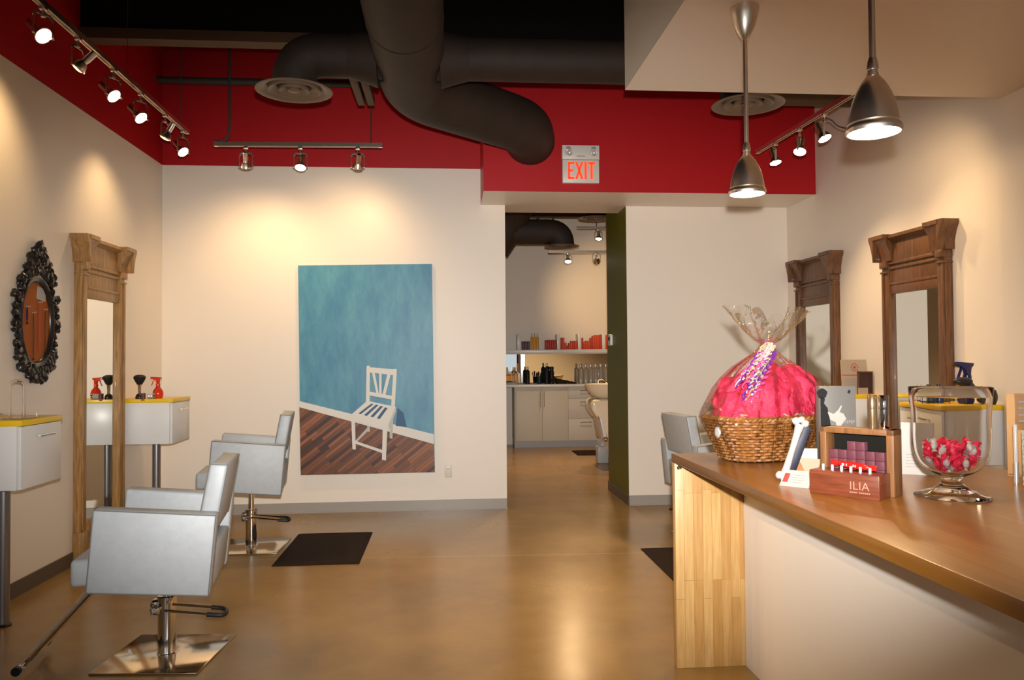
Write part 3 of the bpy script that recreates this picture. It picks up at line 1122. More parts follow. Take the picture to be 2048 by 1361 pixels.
GM = 'tall antique wooden mirrors'
pier_mirror('tall antique oak mirror standing against the left wall', (XL, 6.435, 0), R(90), M['oak'], GM)
pier_mirror('nearer tall walnut mirror on the right wall, bright and larger', (XR - .009, 5.575, 0), R(-89.1), M['walnut'], GM)
pier_mirror('farther tall dark mirror on the right wall behind the gift basket', (XR, 7.16, 0), R(-90), M['walnut'], GM)

# ================================================================== OVAL CARVED FRAME WITH NECKLACES
t = thing('oval_frame', 'black carved oval frame holding a rust brown jewellery board on the left wall', 'oval frame', (XL, 5.49, 1.77), R(90))
b = BM()
lathe(b, [(.185, -.012), (.19, -.024), (.205, -.034), (.222, -.03), (.232, -.016), (.236, 0), (.185, 0)], 56, sy=1.44, M4=Matrix.Rotation(PI / 2, 4, 'X') @ Matrix.Scale(-1, 4, (0, 0, 1)))
obj('frame_ring', b, M['carved'], t)
b = BM()
rnd = random.Random(4)
for k in range(46):
    a = 2 * PI * k / 46
    wob = 1 + .06 * math.sin(9 * a)
    cx, cz = .252 * wob * math.cos(a), .352 * wob * math.sin(a)
    blob(b, (cx, -.02, cz), rnd.uniform(.022, .033), 2, .5, 3, (1, .8, 1), seed=k)
    if k % 3 == 0:
        px_, pz = .283 * math.cos(a), .378 * math.sin(a)
        sp_ = [(px_ + .02 * (1 - i / 14) * math.cos(a + i * .62), -.02 - .001 * i, pz + .02 * (1 - i / 14) * math.sin(a + i * .62)) for i in range(14)]
        tube(b, sp_, [.010 - .0004 * i for i in range(14)], 7)
# crown
for z, hw in ((.355, .19), (.39, .16), (.425, .125), (.46, .09), (.495, .055), (.522, .025)):
    n_ = max(1, int(hw / .028))
    for i in range(-n_, n_ + 1):
        x = hw * i / n_
        blob(b, (x, -.022 - rnd.uniform(0, .015), z + rnd.uniform(-.012, .012) - abs(x) * .25), rnd.uniform(.02, .032), 2, .6, 3, (1, .8, 1.1), seed=z * 90 + i)
# base
for z, hw in ((-.33, .20), (-.355, .165), (-.38, .12), (-.402, .07)):
    n_ = max(1, int(hw / .03))
    for i in range(-n_, n_ + 1):
        x = hw * i / n_
        blob(b, (x, -.022 - rnd.uniform(0, .012), z + rnd.uniform(-.008, .008) + abs(x) * .3), rnd.uniform(.02, .028), 2, .6, 3, (1, .8, 1), seed=z * 80 + i)
for s in (-1, 1):
    for (cx, cz, r0) in ((.20, -.30, .028), (.235, -.235, .024), (.265, .17, .03), (.215, .275, .026), (.285, -.02, .02)):
        blob(b, (s * cx, -.022, cz), r0, 2, .5, 3, seed=cx * 50 + s)
obj('carved_scrolls', b, M['carved'], t)
b = BM(); lathe(b, [(0, .008), (.19, .008), (.19, 0), (0, 0)], 56, sy=1.44, M4=Matrix.Rotation(PI / 2, 4, 'X'))
obj('fabric_board', b, M['copper'], t)
b = BM(); box(b, -.01, .105, -.0115, -.009, .160, .245, M4=Matrix.Rotation(R(8), 4, 'Y')); o = obj('price_card', b, M['paper'], t)


def necklace(dy, z, ln, dark, label, kind='strand'):
    n = thing('necklace', label, 'necklace', (XL + .010, 5.49 + dy, z), R(90), 'necklaces pinned on the oval board')
    b = BM(); cyl(b, (0, .0, 0), (0, -.022, .004), .0022, n=8); blob(b, (0, -.022, .004), .005, 1); box(b, -.016, .016, -.006, -.003, -.002, .003); obj('pin', b, M['silver'], n)
    b = BM()
    pts = [(-.007 * math.sin(PI * i / 12), -.006, -ln * i / 12) for i in range(13)] + [(.007 * math.sin(PI * i / 12), -.006, -ln * i / 12) for i in range(11, -1, -1)]
    tube(b, pts, .0016 if kind == 'strand' else .003, 6)
    blob(b, (0, -.007, -ln - .008), .008, 1)
    obj('strand', b, dark, n)
    return n


necklace(-.115, 1.865, .10, M['navy'], 'short necklace with dark blue beads, leftmost on the oval board', 'fat')
necklace(-.035, 1.83, .30, M['hair'], 'long thin dark necklace on the lowest pin of the oval board')
necklace(.045, 1.905, .32, M['redink'], 'long red brown necklace on the highest pin of the oval board', 'fat')
necklace(.115, 1.86, .28, M['hair'], 'dark thin necklace at the right edge of the oval board')

# ================================================================== COUNTER
CX0, CX1, CY1, CZ = 1.095, 2.28, 3.772, 1.03
t = thing('reception_counter', 'reception counter with butcher block top, wooden end panel and white front', 'counter', (CX0, CY1, 0))
b = BM(); box(b, 0, CX1 - CX0, -5.3, 0, CZ - .043, CZ, .003)
obj('worktop', b, M['butcher_h'], t)
b = BM(); box(b, .003, .343, -.047, -.001, 0, CZ - .0435, .002); box(b, .343, CX1 - CX0 - .01, -.047, -.001, 0, CZ - .0435, .002)
ep = obj('end_panel', b, M['butcher_v'], t)
b = BM(); box(b, .345, .375, -5.25, -.048, 0, CZ - .0435); obj('front_panel', b, M['white'], t, smooth=0)
b = BM(); box(b, .012, .036, -.056, -.046, .957, .981, .003); lathe(b, [(0, .012), (.006, .012), (.008, .008), (.008, 0)], 14, M4=Matrix.Translation((.026, -.055, .968)) @ Matrix.Rotation(PI / 2, 4, 'X'))
obj('corner_bolt', b, M['chrome'], t)

# ------------------------------------------------------------------ gift basket
BX, BY = 1.455, 3.515
t = thing('gift_basket', 'wicker gift basket of pink tissue wrapped in clear cellophane with curled ribbon', 'gift basket', (BX, BY, CZ + .004), R(14))


def rrect(a, bb, ph, e=3.2):
    c_, s_ = math.cos(ph), math.sin(ph)
    k = (abs(c_) ** e + abs(s_) ** e) ** (-1 / e)
    return a * k * c_, bb * k * s_


def bas(z):
    u = max(0, min(1, z / .185))
    return .195 + .075 * u, .125 + .045 * u


b = BM()
NS = 30
for i in range(14):
    z = .008 + i * .0128
    a, c = bas(z)
    pts = []
    for k in range(NS * 4):
        ph = 2 * PI * k / (NS * 4)
        o_ = .0045 * math.cos(NS * ph / 1 * 1.0 + PI * (i % 2))
        x, y = rrect(a + o_, c + o_, ph)
        pts.append((x, y, z + .0015 * math.sin(ph * 7 + i)))
    tube(b, pts, .0068, 6, closed=True)
for k in range(NS):
    ph = 2 * PI * (k + .5) / NS
    pts = []
    for z in (0, .06, .12, .19):
        a, c = bas(z)
        x, y = rrect(a, c, ph)
        pts.append((x, y, z))
    tube(b, pts, .005, 5)
prism(b, [rrect(.195, .125, 2 * PI * k / 40) for k in range(40)], 2, .0, .008)
obj('wicker_basket', b, M['wicker'], t)
b = BM()
for j in range(2):
    pts = []
    for k in range(160):
        ph = 2 * PI * k / 160
        a, c = bas(.185)
        w_ = 40 * ph + j * PI
        x, y = rrect(a + .006 * math.cos(w_), c + .006 * math.cos(w_), ph)
        pts.append((x, y, .19 + .007 * math.sin(w_)))
    tube(b, pts, .0085, 6, closed=True)
obj('braided_rim', b, M['wicker'], t)
b = BM(); blob(b, (-.262, -.03, .13), .022, 2, .3, 3, (.45, 1, 1.2)); obj('gift_tag', b, M['paper'], t)
# shredded filler under the tissue
b = BM()
rnd = random.Random(8)
for k in range(60):
    ph = rnd.uniform(0, 2 * PI); q_ = rnd.uniform(.5, .93)
    a, c = bas(.19)
    x, y = rrect(a * q_, c * q_, ph)
    pts = [(x + rnd.uniform(-.03, .03), y + rnd.uniform(-.025, .025), .175 + rnd.uniform(0, .04)) for _ in range(4)]
    tube(b, smooth_path(pts, [.01, .01], 3), .004, 5)
f_ = obj('paper_filler', b, M['cream'], t)


def tissue(c, r, s, seed):
    b = BM()
    vs = bmesh.ops.create_icosphere(b, subdivisions=5, radius=1)['verts']
    for v in vs:
        p = v.co.copy()
        q_ = p * 1.6 + Vector((seed * 5.7, seed * 2.9, seed))
        rid = 1 - abs(noise.noise(q_)) * 2
        rid2 = 1 - abs(noise.noise(q_ * 2.3 + Vector((9, 4, 1)))) * 2
        k = 1 + .22 * rid + .06 * rid2
        v.co = Vector(c) + Vector((p.x * s[0], p.y * s[1], p.z * s[2])) * r * k
        if v.co.z < .235:
            ph_ = math.atan2(v.co.y / .155, v.co.x / .245)
            lim = Vector(rrect(.245, .150, ph_)).length
            r_ = math.hypot(v.co.x, v.co.y)
            if r_ > lim:
                v.co.x *= lim / r_
                v.co.y *= lim / r_
        v.co.z = max(v.co.z, .15)
    return obj('tissue_paper', b, M['tissue'], t, smooth=50)


tissue((-.15, -.02, .215), .09, (1.0, 1.0, 1.0), 1)
tissue((-.02, -.035, .245), .11, (1.1, .95, 1.1), 2)
tissue((.14, -.02, .27), .108, (1.0, 1.0, 1.2), 3)
tissue((.05, .05, .29), .115, (1.1, .9, 1.1), 4)
tissue((-.09, .04, .26), .10, (1.1, .9, 1.1), 5)
# cellophane
b = BM()
NK = Vector((.03, -.0, .525))
NSEG = 96
prof = [(.0, 1.03, 1), (.06, 1.04, 1), (.12, 1.05, 1), (.19, 1.07, 1), (.22, 1.03, .0), (.27, .95, 0), (.32, .86, 0), (.37, .74, 0), (.42, .56, 0), (.455, .38, 0), (.485, .22, 0), (.51, .13, 0), (.525, .105, 0)]
rings = []
for zi, (z, sc, on) in enumerate(prof):
    a, c = bas(z)
    u = max(0, (z - .19) / (.525 - .19))
    ring = []
    for k in range(NSEG):
        ph = 2 * PI * k / NSEG
        pl = 1 + (.012 + .10 * u) * math.sin(17 * ph + 2 * math.sin(3 * ph)) + .05 * noise.noise(Vector((math.cos(ph) * 3, math.sin(ph) * 3, z * 14)))
        e = 3.2 - 1.2 * u
        x, y = rrect(a * sc * pl, c * sc * pl, ph, e)
        bulge = max(0, math.cos(ph)) * .085 * math.sin(PI * min(1, u * 1.5)) if u > 0 else 0
        ring.append(b.verts.new((x + NK.x * u + bulge, y + NK.y * u, z + .012 * u * noise.noise(Vector((ph * 3, z * 9, 2))))))
    rings.append(ring)
for A, B_ in zip(rings, rings[1:]):
    for k in range(NSEG):
        b.faces.new((A[k], A[(k + 1) % NSEG], B_[(k + 1) % NSEG], B_[k]))
wrap = obj('cellophane_wrap', b, M['film'], t, smooth=60)
b = BM()
rings = []
for i in range(12):
    u = i / 11
    ring = []
    for k in range(NSEG):
        ph = 2 * PI * k / NSEG
        lobe = abs(math.cos(ph)) ** .8
        rr_ = .028 + (.118 * lobe + .045) * u ** .62
        rr_ *= 1 + .22 * u * math.sin(11 * ph + 3 * math.sin(2 * ph)) + .10 * noise.noise(Vector((math.cos(ph) * 4, math.sin(ph) * 4, u * 5)))
        zz = .525 + .155 * u * (.55 + .6 * lobe) + .03 * u * noise.noise(Vector((math.cos(ph) * 5, math.sin(ph) * 5, 8)))
        if u > .6:
            zz -= .02 * (u - .6) * 2.5 * math.sin(7 * ph) ** 2
        ring.append(b.verts.new((NK.x + rr_ * math.cos(ph), NK.y + .75 * rr_ * math.sin(ph), zz)))
    rings.append(ring)
for A, B_ in zip(rings, rings[1:]):
    for k in range(NSEG):
        b.faces.new((A[k], A[(k + 1) % NSEG], B_[(k + 1) % NSEG], B_[k]))
obj('cellophane_bow', b, M['film'], t, smooth=60)
rnd = random.Random(11)
for k in range(18):
    b = BM()
    m_ = [M['whiter'], M['pinkr'], M['purpler'], M['whiter'], M['goldr'], M['purpler']][k % 6]
    s0 = NK + Vector((-.02 + rnd.uniform(-.02, .02), -.045, -.015 + rnd.uniform(-.02, .02)))
    e0 = NK + Vector((-.215 + rnd.uniform(-.05, .03), -.15 + rnd.uniform(-.02, .02), -.21 + rnd.uniform(-.03, .05)))
    pts = []
    tr = rnd.uniform(6, 10); rr_ = rnd.uniform(.009, .015); ph0 = rnd.uniform(0, 6)
    off = Vector((rnd.uniform(-.03, .03), rnd.uniform(-.015, .01), rnd.uniform(-.02, .03)))
    for i in range(100):
        u = i / 99
        p = s0.lerp(e0, u) + off * math.sin(PI * min(1, u * 2) / 2) + Vector((0, -.035, .03)) * math.sin(PI * u)
        an = 2 * PI * tr * u + ph0
        pts.append(p + rr_ * Vector((math.cos(an) * .7, math.sin(an), math.cos(an) * .7)))
    tube(b, pts, .0032, 5)
    obj('curled_ribbon', b, m_, t)

# ------------------------------------------------------------------ silver grey bag with silhouette
t = thing('gift_box', 'silver grey upright box printed with a black silhouette, right of the basket', 'box', (1.655, 3.20, CZ), R(-4))
b = BM(); box(b, -.077, .077, 0, .05, 0, .342, .002); obj('box_body', b, M['greyboard'], t)
b = BM()
yf = -.0008
flat(b, [(-.068 + .022 * math.cos(a) * (1 + .1 * math.sin(5 * a)), .312 + .022 * math.sin(a)) for a in [2 * PI * i / 18 for i in range(18)]][::-1], 1, yf)
flat(b, [(-.0765, .30), (-.055, .29), (-.06, .27), (-.045, .25), (-.038, .21), (-.03, .16), (-.022, .12), (-.02, .08), (-.03, .02), (-.0765, .02)], 1, yf)
flat(b, [(.044, .325), (.049, .328), (.052, .322), (.056, .318), (.051, .315), (.049, .308), (.045, .313), (.040, .315), (.043, .32)], 1, yf)
obj('black_print', b, M['blackink'], t, smooth=0)
b = BM()
flat(b, [(-.046, .235), (-.02, .225), (.0, .242), (.012, .262), (.016, .256), (.005, .232), (.022, .226), (.034, .204), (.02, .19), (.01, .172), (-.006, .168), (-.012, .19), (-.034, .20)], 1, yf - .0004)
obj('white_print', b, M['paper'], t, smooth=0)
b = BM()
for k in range(6):
    box(b, .018 + k * .009, .024 + k * .009, yf - .0003, yf, .183 + (k % 2) * .004, .198)
obj('lettering', b, M['ink'], t, smooth=0)

# ------------------------------------------------------------------ wooden lip colour display
t = thing('display_box', 'walnut cosmetics display box lettered ILIA at the middle of the counter', 'display box', (1.245, 2.615, CZ), R(-51))
Wd = .234
b = BM(); box(b, 0, Wd, 0, .094, 0, .080, .002); base_ = obj('base_block', b, M['display_wood'], t)
b = BM()
y0, y1, H_ = .094, .166, .222
box(b, -.004, .018, y0, y1, 0, H_, .002); box(b, Wd - .012, Wd + .012, y0, y1, 0, H_, .002)
box(b, -.004, Wd + .012, y0, y1, H_ - .02, H_, .002); box(b, 0, Wd, y0, y1, 0, .02)
obj('upright_frame', b, M['display_frame'], t)
b = BM(); box(b, .017, Wd - .011, y1 - .006, y1 - .002, .02, H_ - .02); obj('black_back_panel', b, M['black'], t, smooth=0)
text('brand_lettering', 'ILIA', .038, M['tan_ink'], base_, (.137, -.0006, .028), (PI / 2, 0, 0), extrude=.0003, space=1.05)
b = BM()
for k in range(11):
    box(b, .138 + k * .0062, .138 + k * .0062 + (.0045 if k != 4 else .001), -.0009, 0, .0165, .0205)
obj('small_lettering', b, M['tan_ink'], base_, smooth=0)
for k in range(6):
    c = thing('lip_balm_tester', ('white capped lip colour tester, %s in the row of six on the display box' % ('leftmost', 'second', 'third', 'fourth', 'fifth', 'rightmost')[k]), 'lip balm', (0, 0, 0), 0, 'white capped testers on the display box')
    p = Matrix.Translation((1.245, 2.615, CZ)) @ Matrix.Rotation(R(-51), 4, 'Z') @ Vector((.036 + k * .0315, .030, .080))
    c.location = p
    b = BM(); lathe(b, [(0, 0), (.0055, 0), (.0055, .004), (0, .004)], 16); obj('tube', b, M['silver'], c)
    b = BM(); lathe(b, [(0, .004), (.0048, .004), (.0048, .018), (.0038, .02), (0, .02)], 16); obj('cap', b, M['whiter'], c)
DB = Matrix.Translation((1.245, 2.615, CZ)) @ Matrix.Rotation(R(-51), 4, 'Z')
cols = [(.036, .092, 'far left'), (.067, .092, 'second'), (.098, .128, 'third, taller'), (.129, .128, 'fourth, taller'), (.162, .094, 'fifth'), (.194, .094, 'rightmost')]
for k, (x, top, nm) in enumerate(cols):
    nz = int(round((top) / .046)) + 0
    hgt = .0305 if top > .1 else .033
    z = .077 if False else .077
    # cartons rest on the block ledge and climb in front of the black back panel
    lev = [.0205 + .031 * i for i in range(4 if top < .1 else 5)]
    for j, zz in enumerate(lev):
        c = tag(obj('lip_colour_carton', (lambda bb: (box(bb, -.014, .014, -.013, .013, 0, .0303, .001), box(bb, .0130, .0144, -.0132, .013, .0005, .0298, mi=1), bb)[2])(BM()), [M['plum'], M['plum_edge']]),
                'plum carton, %s of the %s stack from the left in the display box' % ('top' if zz == lev[-1] else ('bottom', 'second', 'third', 'fourth')[j], ('first', 'second', 'third', 'fourth', 'fifth', 'sixth')[k]), 'carton', 'plum cartons in the display box')
        c.location = DB @ Vector((x, .125, zz))
        c.rotation_euler = (0, 0, R(-51))
b = BM()
pts = [(-.055, 0, 0), (-.045, 0, .002), (-.02, 0, 0), (.02, 0, 0), (.045, 0, -.001), (.055, 0, 0)]
tube(b, pts, [.004, .009, .0115, .0115, .009, .004], 12)
for s in (-1, 1):
    box(b, s * .066 - .011, s * .066 + .011, -.003, .003, -.009, .009, .001)
for x, w_ in ((-.03, .008), (-.018, .003), (.005, .004), (.012, .004)):
    box(b, x - w_ / 2, x + w_ / 2, -.0125, -.010, -.004, .004, mi=1)
o = obj('wrapped_sweet', b, [M['redwrap'], M['paper']])
o.location = DB @ Vector((.12, .074, .0975)); o.rotation_euler = (0, R(3), R(-51))
tag(o, 'shiny red wrapped bar lying behind the white caps on the display box', 'sweet')

for k, (u, m_, lab) in enumerate(((.165, M['goldr'], 'brownish gold tube standing on top of the walnut display box'), (.203, M['chrome'], 'shiny silver tube standing on top of the walnut display box'))):
    c = thing('cosmetic_tube', lab, 'cosmetic tube', DB @ Vector((u, .13, .222)), 0, 'cosmetic tubes on the display box')
    mm = mat('bronze_tube', (.33, .22, .12), .25, metal=.8) if k == 0 else M['chrome']
    b = BM(); lathe(b, [(0, 0), (.015, 0), (.016, .003), (.016, .066), (0, .066)], 28); obj('tube', b, mm, c)
    b = BM(); lathe(b, [(0, .066), (.016, .066), (.0162, .067), (.0162, .112), (.014, .115), (0, .115)], 28); obj('cap', b, mm, c)

# ------------------------------------------------------------------ bone ornament, cards
t = thing('bone_ornament', 'white bone shaped ornament leaning on a navy stand left of the display box', 'ornament', (1.262, 2.872, CZ), R(-20))
Mx = Matrix.Rotation(R(17), 4, 'Y')
b = BM()
tube(b, [(0, 0, .025), (0, 0, .05), (0, 0, .12), (0, 0, .19), (0, 0, .225)], [.017, .0135, .011, .0135, .018], 16)
for s, z in ((-1, .018), (1, .018), (-1, .232), (1, .232)):
    blob(b, (s * .016, 0, z), .0155, 2, .25, 2.5, seed=z * 40 + s)
blob(b, (0, -.006, .012), .012, 2, .2, 2); blob(b, (0, -.004, .243), .013, 2, .2, 2)
for v in b.verts:
    v.co = Mx @ v.co
obj('bone', b, M['paper'], t)
b = BM(); prism(b, [(.0, .004), (.035, .004), (.045, .22), (.02, .235)], 1, .014, .026, .002, M4=Mx); obj('stand', b, mat('dark_navy_card', (.006, .006, .022), .5), t)

t = thing('card_holder', 'orange card box with pale v-notched front, left of the display box', 'card holder', (1.372, 2.876, CZ), R(-14))
b = BM(); box(b, -.05, .05, -.002, 0, 0, .05); box(b, -.05, .05, .03, .032, 0, .075); box(b, -.05, -.048, 0, .03, 0, .06); box(b, .048, .05, 0, .03, 0, .06); box(b, -.05, .05, 0, .03, 0, .002); obj('holder_body', b, M['orange'], t, smooth=0)
b = BM(); prism(b, [(-.045, .085), (.045, .08), (.02, .03), (-.018, .03)], 1, -.0035, -.0022); obj('pale_flap', b, M['cream'], t, smooth=0)
o = BM(); box(o, -.045, .045, 0, .008, 0, .112, .001); box(o, .0445, .0462, 0, .0085, 0, .112, mi=1)
box(o, -.028, -.018, -.0006, 0, .078, .081, mi=2); box(o, -.03, -.026, -.0006, 0, .066, .08, mi=2); box(o, -.028, -.02, -.0006, 0, .064, .067, mi=2)
o = obj('greeting_card', o, [M['paper'], M['orange'], M['ink']], loc=(1.386, 2.944, CZ), rot=(0, 0, R(-14)), smooth=0)
tag(o, 'white card with small black mark standing behind the orange card box', 'card')
t = thing('leaflet_stand', 'slanted white card with small red picture in front of the orange card box', 'leaflet', (1.262, 2.755, CZ), R(-48))
b = BM(); prism(b, [(-.026, 0), (.036, 0), (.03, .052), (.028, .052)], 0, -.052, .055); lf = obj('leaflet_card', b, M['paper'], t, smooth=0)
Sl = Matrix.Translation((0, -.026, 0)) @ Matrix.Rotation(math.atan2(.052, .054), 4, 'X')
b = BM(); box(b, -.047, -.028, .018, .058, .0004, .001, M4=Sl); obj('red_picture', b, M['redink'], lf, smooth=0)
b = BM()
for k in range(4):
    box(b, -.018, .03 - .006 * (k % 2), .052 - k * .011, .0535 - k * .011, .0004, .001, M4=Sl)
obj('printed_lines', b, M['ink'], lf, smooth=0)
t = thing('table_card', 'plain white folded card standing between the display box and the glass jar', 'card', (1.845, 2.95, CZ), R(-30))
b = BM(); box(b, -.055, .06, 0, .0025, 0, .205); prism(b, [(.0025, .20), (.05, 0), (.052, 0), (.0025, .205)], 0, -.055, .06); lf = obj('folded_card', b, M['paper'], t, smooth=0)
b = BM()
for k in range(5):
    box(b, -.04, .03, -.0006, 0, .03 + k * .012, .0315 + k * .012)
obj('printed_lines', b, M['ink'], lf, smooth=0)

# ------------------------------------------------------------------ glass jar of sweets
JX, JY = 1.668, 2.475
t = thing('glass_jar', 'clear footed glass jar half filled with pink and silver sweets', 'jar', (JX, JY, CZ + .0012))
b = BM()
outer = [(0, 0), (.112, 0), (.115, .003), (.112, .007), (.088, .014), (.058, .026), (.036, .042), (.031, .052), (.031, .060), (.036, .068), (.060, .078), (.085, .095), (.103, .118), (.113, .145), (.117, .175), (.118, .21), (.117, .25), (.119, .29), (.123, .33), (.126, .362)]
inner = [(.125, .3635), (.1238, .362), (.1208, .33), (.1168, .29), (.1148, .25), (.1158, .21), (.1148, .175), (.1108, .146), (.1008, .119), (.083, .0965), (.0585, .080), (.03, .073), (0, .072)]
lathe(b, outer + inner, 64)
obj('jar_glass', b, M['glass'], t, smooth=60)


def candy_mesh(seed, m_):
    b = BM()
    rnd = random.Random(seed)
    blob(b, (0, 0, 0), .0145, 2, .35, 2, (1.15, .9, .75), seed=seed)
    for s in (-1, 1):
        vs = [b.verts.new((s * .011, 0, 0))]
        rim = []
        for k in range(7):
            a = -1 + 2 * k / 6
            rim.append(b.verts.new((s * (.021 + .003 * (k % 2)), .011 * a, .006 * (1 if k % 2 else -1))))
        for k in range(6):
            b.faces.new((vs[0], rim[k], rim[k + 1]))
    me = bpy.data.meshes.new('wrapped_sweet')
    b.to_mesh(me); b.free()
    me.materials.append(m_)
    return me


CM = [candy_mesh(s, M['candy_red']) for s in (1, 2, 3)] + [candy_mesh(s, M['candy_grey']) for s in (4, 5)]
rnd = random.Random(5)
spots = []
lay = [(.098, .045, 6), (.112, .066, 9), (.126, .085, 13), (.142, .092, 15), (.158, .094, 15), (.173, .09, 12)]
for z, rmax, n_ in lay:
    for k in range(n_):
        ph = 2 * PI * k / n_ + z * 77
        rr_ = (rmax - .018) * (1 if k % 3 else .5)
        spots.append((rr_ * math.cos(ph), rr_ * math.sin(ph), z + rnd.uniform(-.004, .004)))
for i, (x, y, z) in enumerate(spots):
    grey = (i * 7) % 10 < 3
    o = link('wrapped_sweet', CM[3 + i % 2] if grey else CM[i % 3], None, (JX + x, JY + y, CZ + z), (rnd.uniform(0, 3), rnd.uniform(0, 3), rnd.uniform(0, 6)))
    o.scale = (.92,) * 3
    tag(o, 'silver wrapped sweet among the pink ones inside the glass jar' if grey else 'pink red foil wrapped sweet inside the glass jar', 'sweet', 'silver sweets in the glass jar' if grey else 'pink sweets in the glass jar')

# ------------------------------------------------------------------ right edge of the counter
t = thing('gloss_tube', 'slim white and silver gloss tube standing at the right edge of the picture', 'cosmetic tube', (2.083, 2.72, CZ))
b = BM(); lathe(b, [(0, 0), (.009, 0), (.009, .075), (0, .075)], 20); obj('tube', b, M['silver'], t)
b = BM(); lathe(b, [(0, .075), (.0075, .075), (.0075, .21), (.006, .214), (0, .214)], 20); obj('cap', b, M['whiter'], t)
m_, nt, bs, N, L = new_mat('mint_honeycomb_print')
tc = N.new('ShaderNodeTexCoord'); vo = N.new('ShaderNodeTexVoronoi'); vo.feature = 'DISTANCE_TO_EDGE'; vo.inputs['Scale'].default_value = 60
rp = N.new('ShaderNodeValToRGB'); rp.color_ramp.elements[0].color = (.18, .36, .30, 1); rp.color_ramp.elements[1].position = .12; rp.color_ramp.elements[1].color = (.62, .70, .60, 1)
L.new(tc.outputs['Object'], vo.inputs['Vector']); L.new(vo.outputs['Distance'], rp.inputs[0]); L.new(rp.outputs[0], bs.inputs['Base Color'])
b = BM(); box(b, 0, .12, 0, .05, 0, .20, .002)
o = obj('mint_box', b, m_, loc=(2.045, 2.60, CZ), rot=(0, 0, R(-8))); tag(o, 'mint green patterned box at the right edge of the picture', 'box')
t = thing('card_display', 'tan card display with clear sleeve behind the mint box at the right edge', 'card display', (2.205, 2.86, CZ), R(-35))
b = BM(); box(b, -.04, .06, 0, .006, 0, .32, .002); box(b, -.04, .06, 0, .05, 0, .01); obj('card_back', b, M['kraft'], t)
b = BM(); box(b, -.012, .055, -.006, -.001, .18, .345); obj('clear_sleeve', b, M['acrylic'], t)
b = BM()
for k in range(4):
    box(b, .0, .035, -.0072, -.0062, .21 + k * .025, .218 + k * .025)
obj('printed_lines', b, M['ink'], t, smooth=0)


# ================================================================== THINGS ON THE STATIONS
def spray_bottle(label, loc, rz, m_body, m_head, s=1.):
    t = thing('spray_bottle', label, 'spray bottle', loc, rz, 'spray bottles on the stations')
    b = BM(); lathe(b, [(0, 0), (.034, 0), (.040, .012), (.045, .04), (.040, .068), (.026, .090), (.016, .102), (.015, .112), (0, .112)], 28); obj('bottle', b, m_body, t)
    b = BM()
    lathe(b, [(0, .108), (.018, .108), (.018, .128), (.012, .132), (0, .132)], 18)
    prism(b, [(-.012, .128), (.014, .128), (.012, .165), (.03, .172), (.03, .184), (-.06, .19), (-.062, .172), (-.03, .166), (-.012, .158)], 1, -.011, .011, .003)
    h = obj('spray_head', b, m_head, t)
    b = BM(); prism(b, [(-.034, .168), (-.026, .168), (-.048, .118), (-.055, .112), (-.056, .118)], 1, -.006, .006, .002); obj('trigger', b, m_head, h)
    t.scale = (s, s, s)
    return t


YT = 1.182
spray_bottle('red spray bottle on the yellow top beside the left tall mirror', (-2.475, 6.955, YT), R(8), M['redplastic'], M['redplastic'], .98)
spray_bottle('navy blue spray bottle on the right wall cabinet above the glass jar', (3.41, 4.88, YT), R(12), M['navy'], M['navy'], 1.45)
t = thing('neck_brush', 'black bristled neck brush standing on the yellow top beside the left tall mirror', 'brush', (-2.605, 6.895, YT))
b = BM(); lathe(b, [(0, 0), (.03, 0), (.034, .012), (.028, .034), (.014, .046), (0, .046)], 24); obj('handle_base', b, M['carved'], t)
b = BM(); lathe(b, [(0, .044), (.013, .044), (.014, .085), (.016, .115), (.02, .122), (0, .122)], 20); obj('handle', b, M['chrome'], t)
b = BM(); lathe(b, [(.017, .118), (.032, .142), (.046, .17), (.05, .185), (.042, .197), (.02, .205), (0, .207)], 28); obj('bristles', b, M['blackink'], t)
for k, (x, y, r_) in enumerate(((-2.50, 6.915, .024), (-2.56, 6.885, .02))):
    t = thing('cosmetic_jar', ('ribbed silver jar lying on its side before the red spray bottle', 'small reddish pot between the neck brush and the silver jar')[k], 'jar', (x, y - .03, YT))
    b = BM()
    Mx = Matrix.Translation((0, 0, r_)) @ Matrix.Rotation(R(90), 4, 'Y') @ Matrix.Rotation(R(90 if k else 0), 4, 'Y')
    prof_ = [(0, -.03)] + [(r_ * (1 if i % 2 else .9), -.03 + .0065 * i) for i in range(8)] + [(0, .0225)]
    lathe(b, prof_, 24, M4=Mx)
    obj('jar_body', b, M['silver'] if k == 0 else M['plum'], t)
    b = BM(); lathe(b, [(0, .0225), (r_ * .9, .0225), (r_ * .9, .032), (0, .032)], 24, M4=Mx); obj('jar_lid', b, M['chrome'] if k == 0 else M['redink'], t)
# clear jewellery stand, near left cabinet
t = thing('acrylic_stand', 'clear acrylic arch stand on the yellow top at the left edge', 'stand', (-2.43, 4.66, YT), R(15))
b = BM(); tube(b, smooth_path([(-.035, 0, .006), (-.035, 0, .215), (.035, 0, .215), (.035, 0, .006)], [.034, .034], 8), .007, 10); obj('arch', b, M['acrylic'], t)
b = BM(); lathe(b, [(0, 0), (.10, 0), (.10, .03), (.094, .03), (.094, .006), (0, .006)], 40, sy=.8); obj('tray', b, M['acrylic'], t)
b = BM(); box(b, -.05, .05, 0, .004, 0, .07); o = obj('small_card', b, M['paper'], loc=(-2.50, 4.53, YT), rot=(0, 0, R(-10)), smooth=0); tag(o, 'white card cut by the left edge on the near yellow top', 'card')
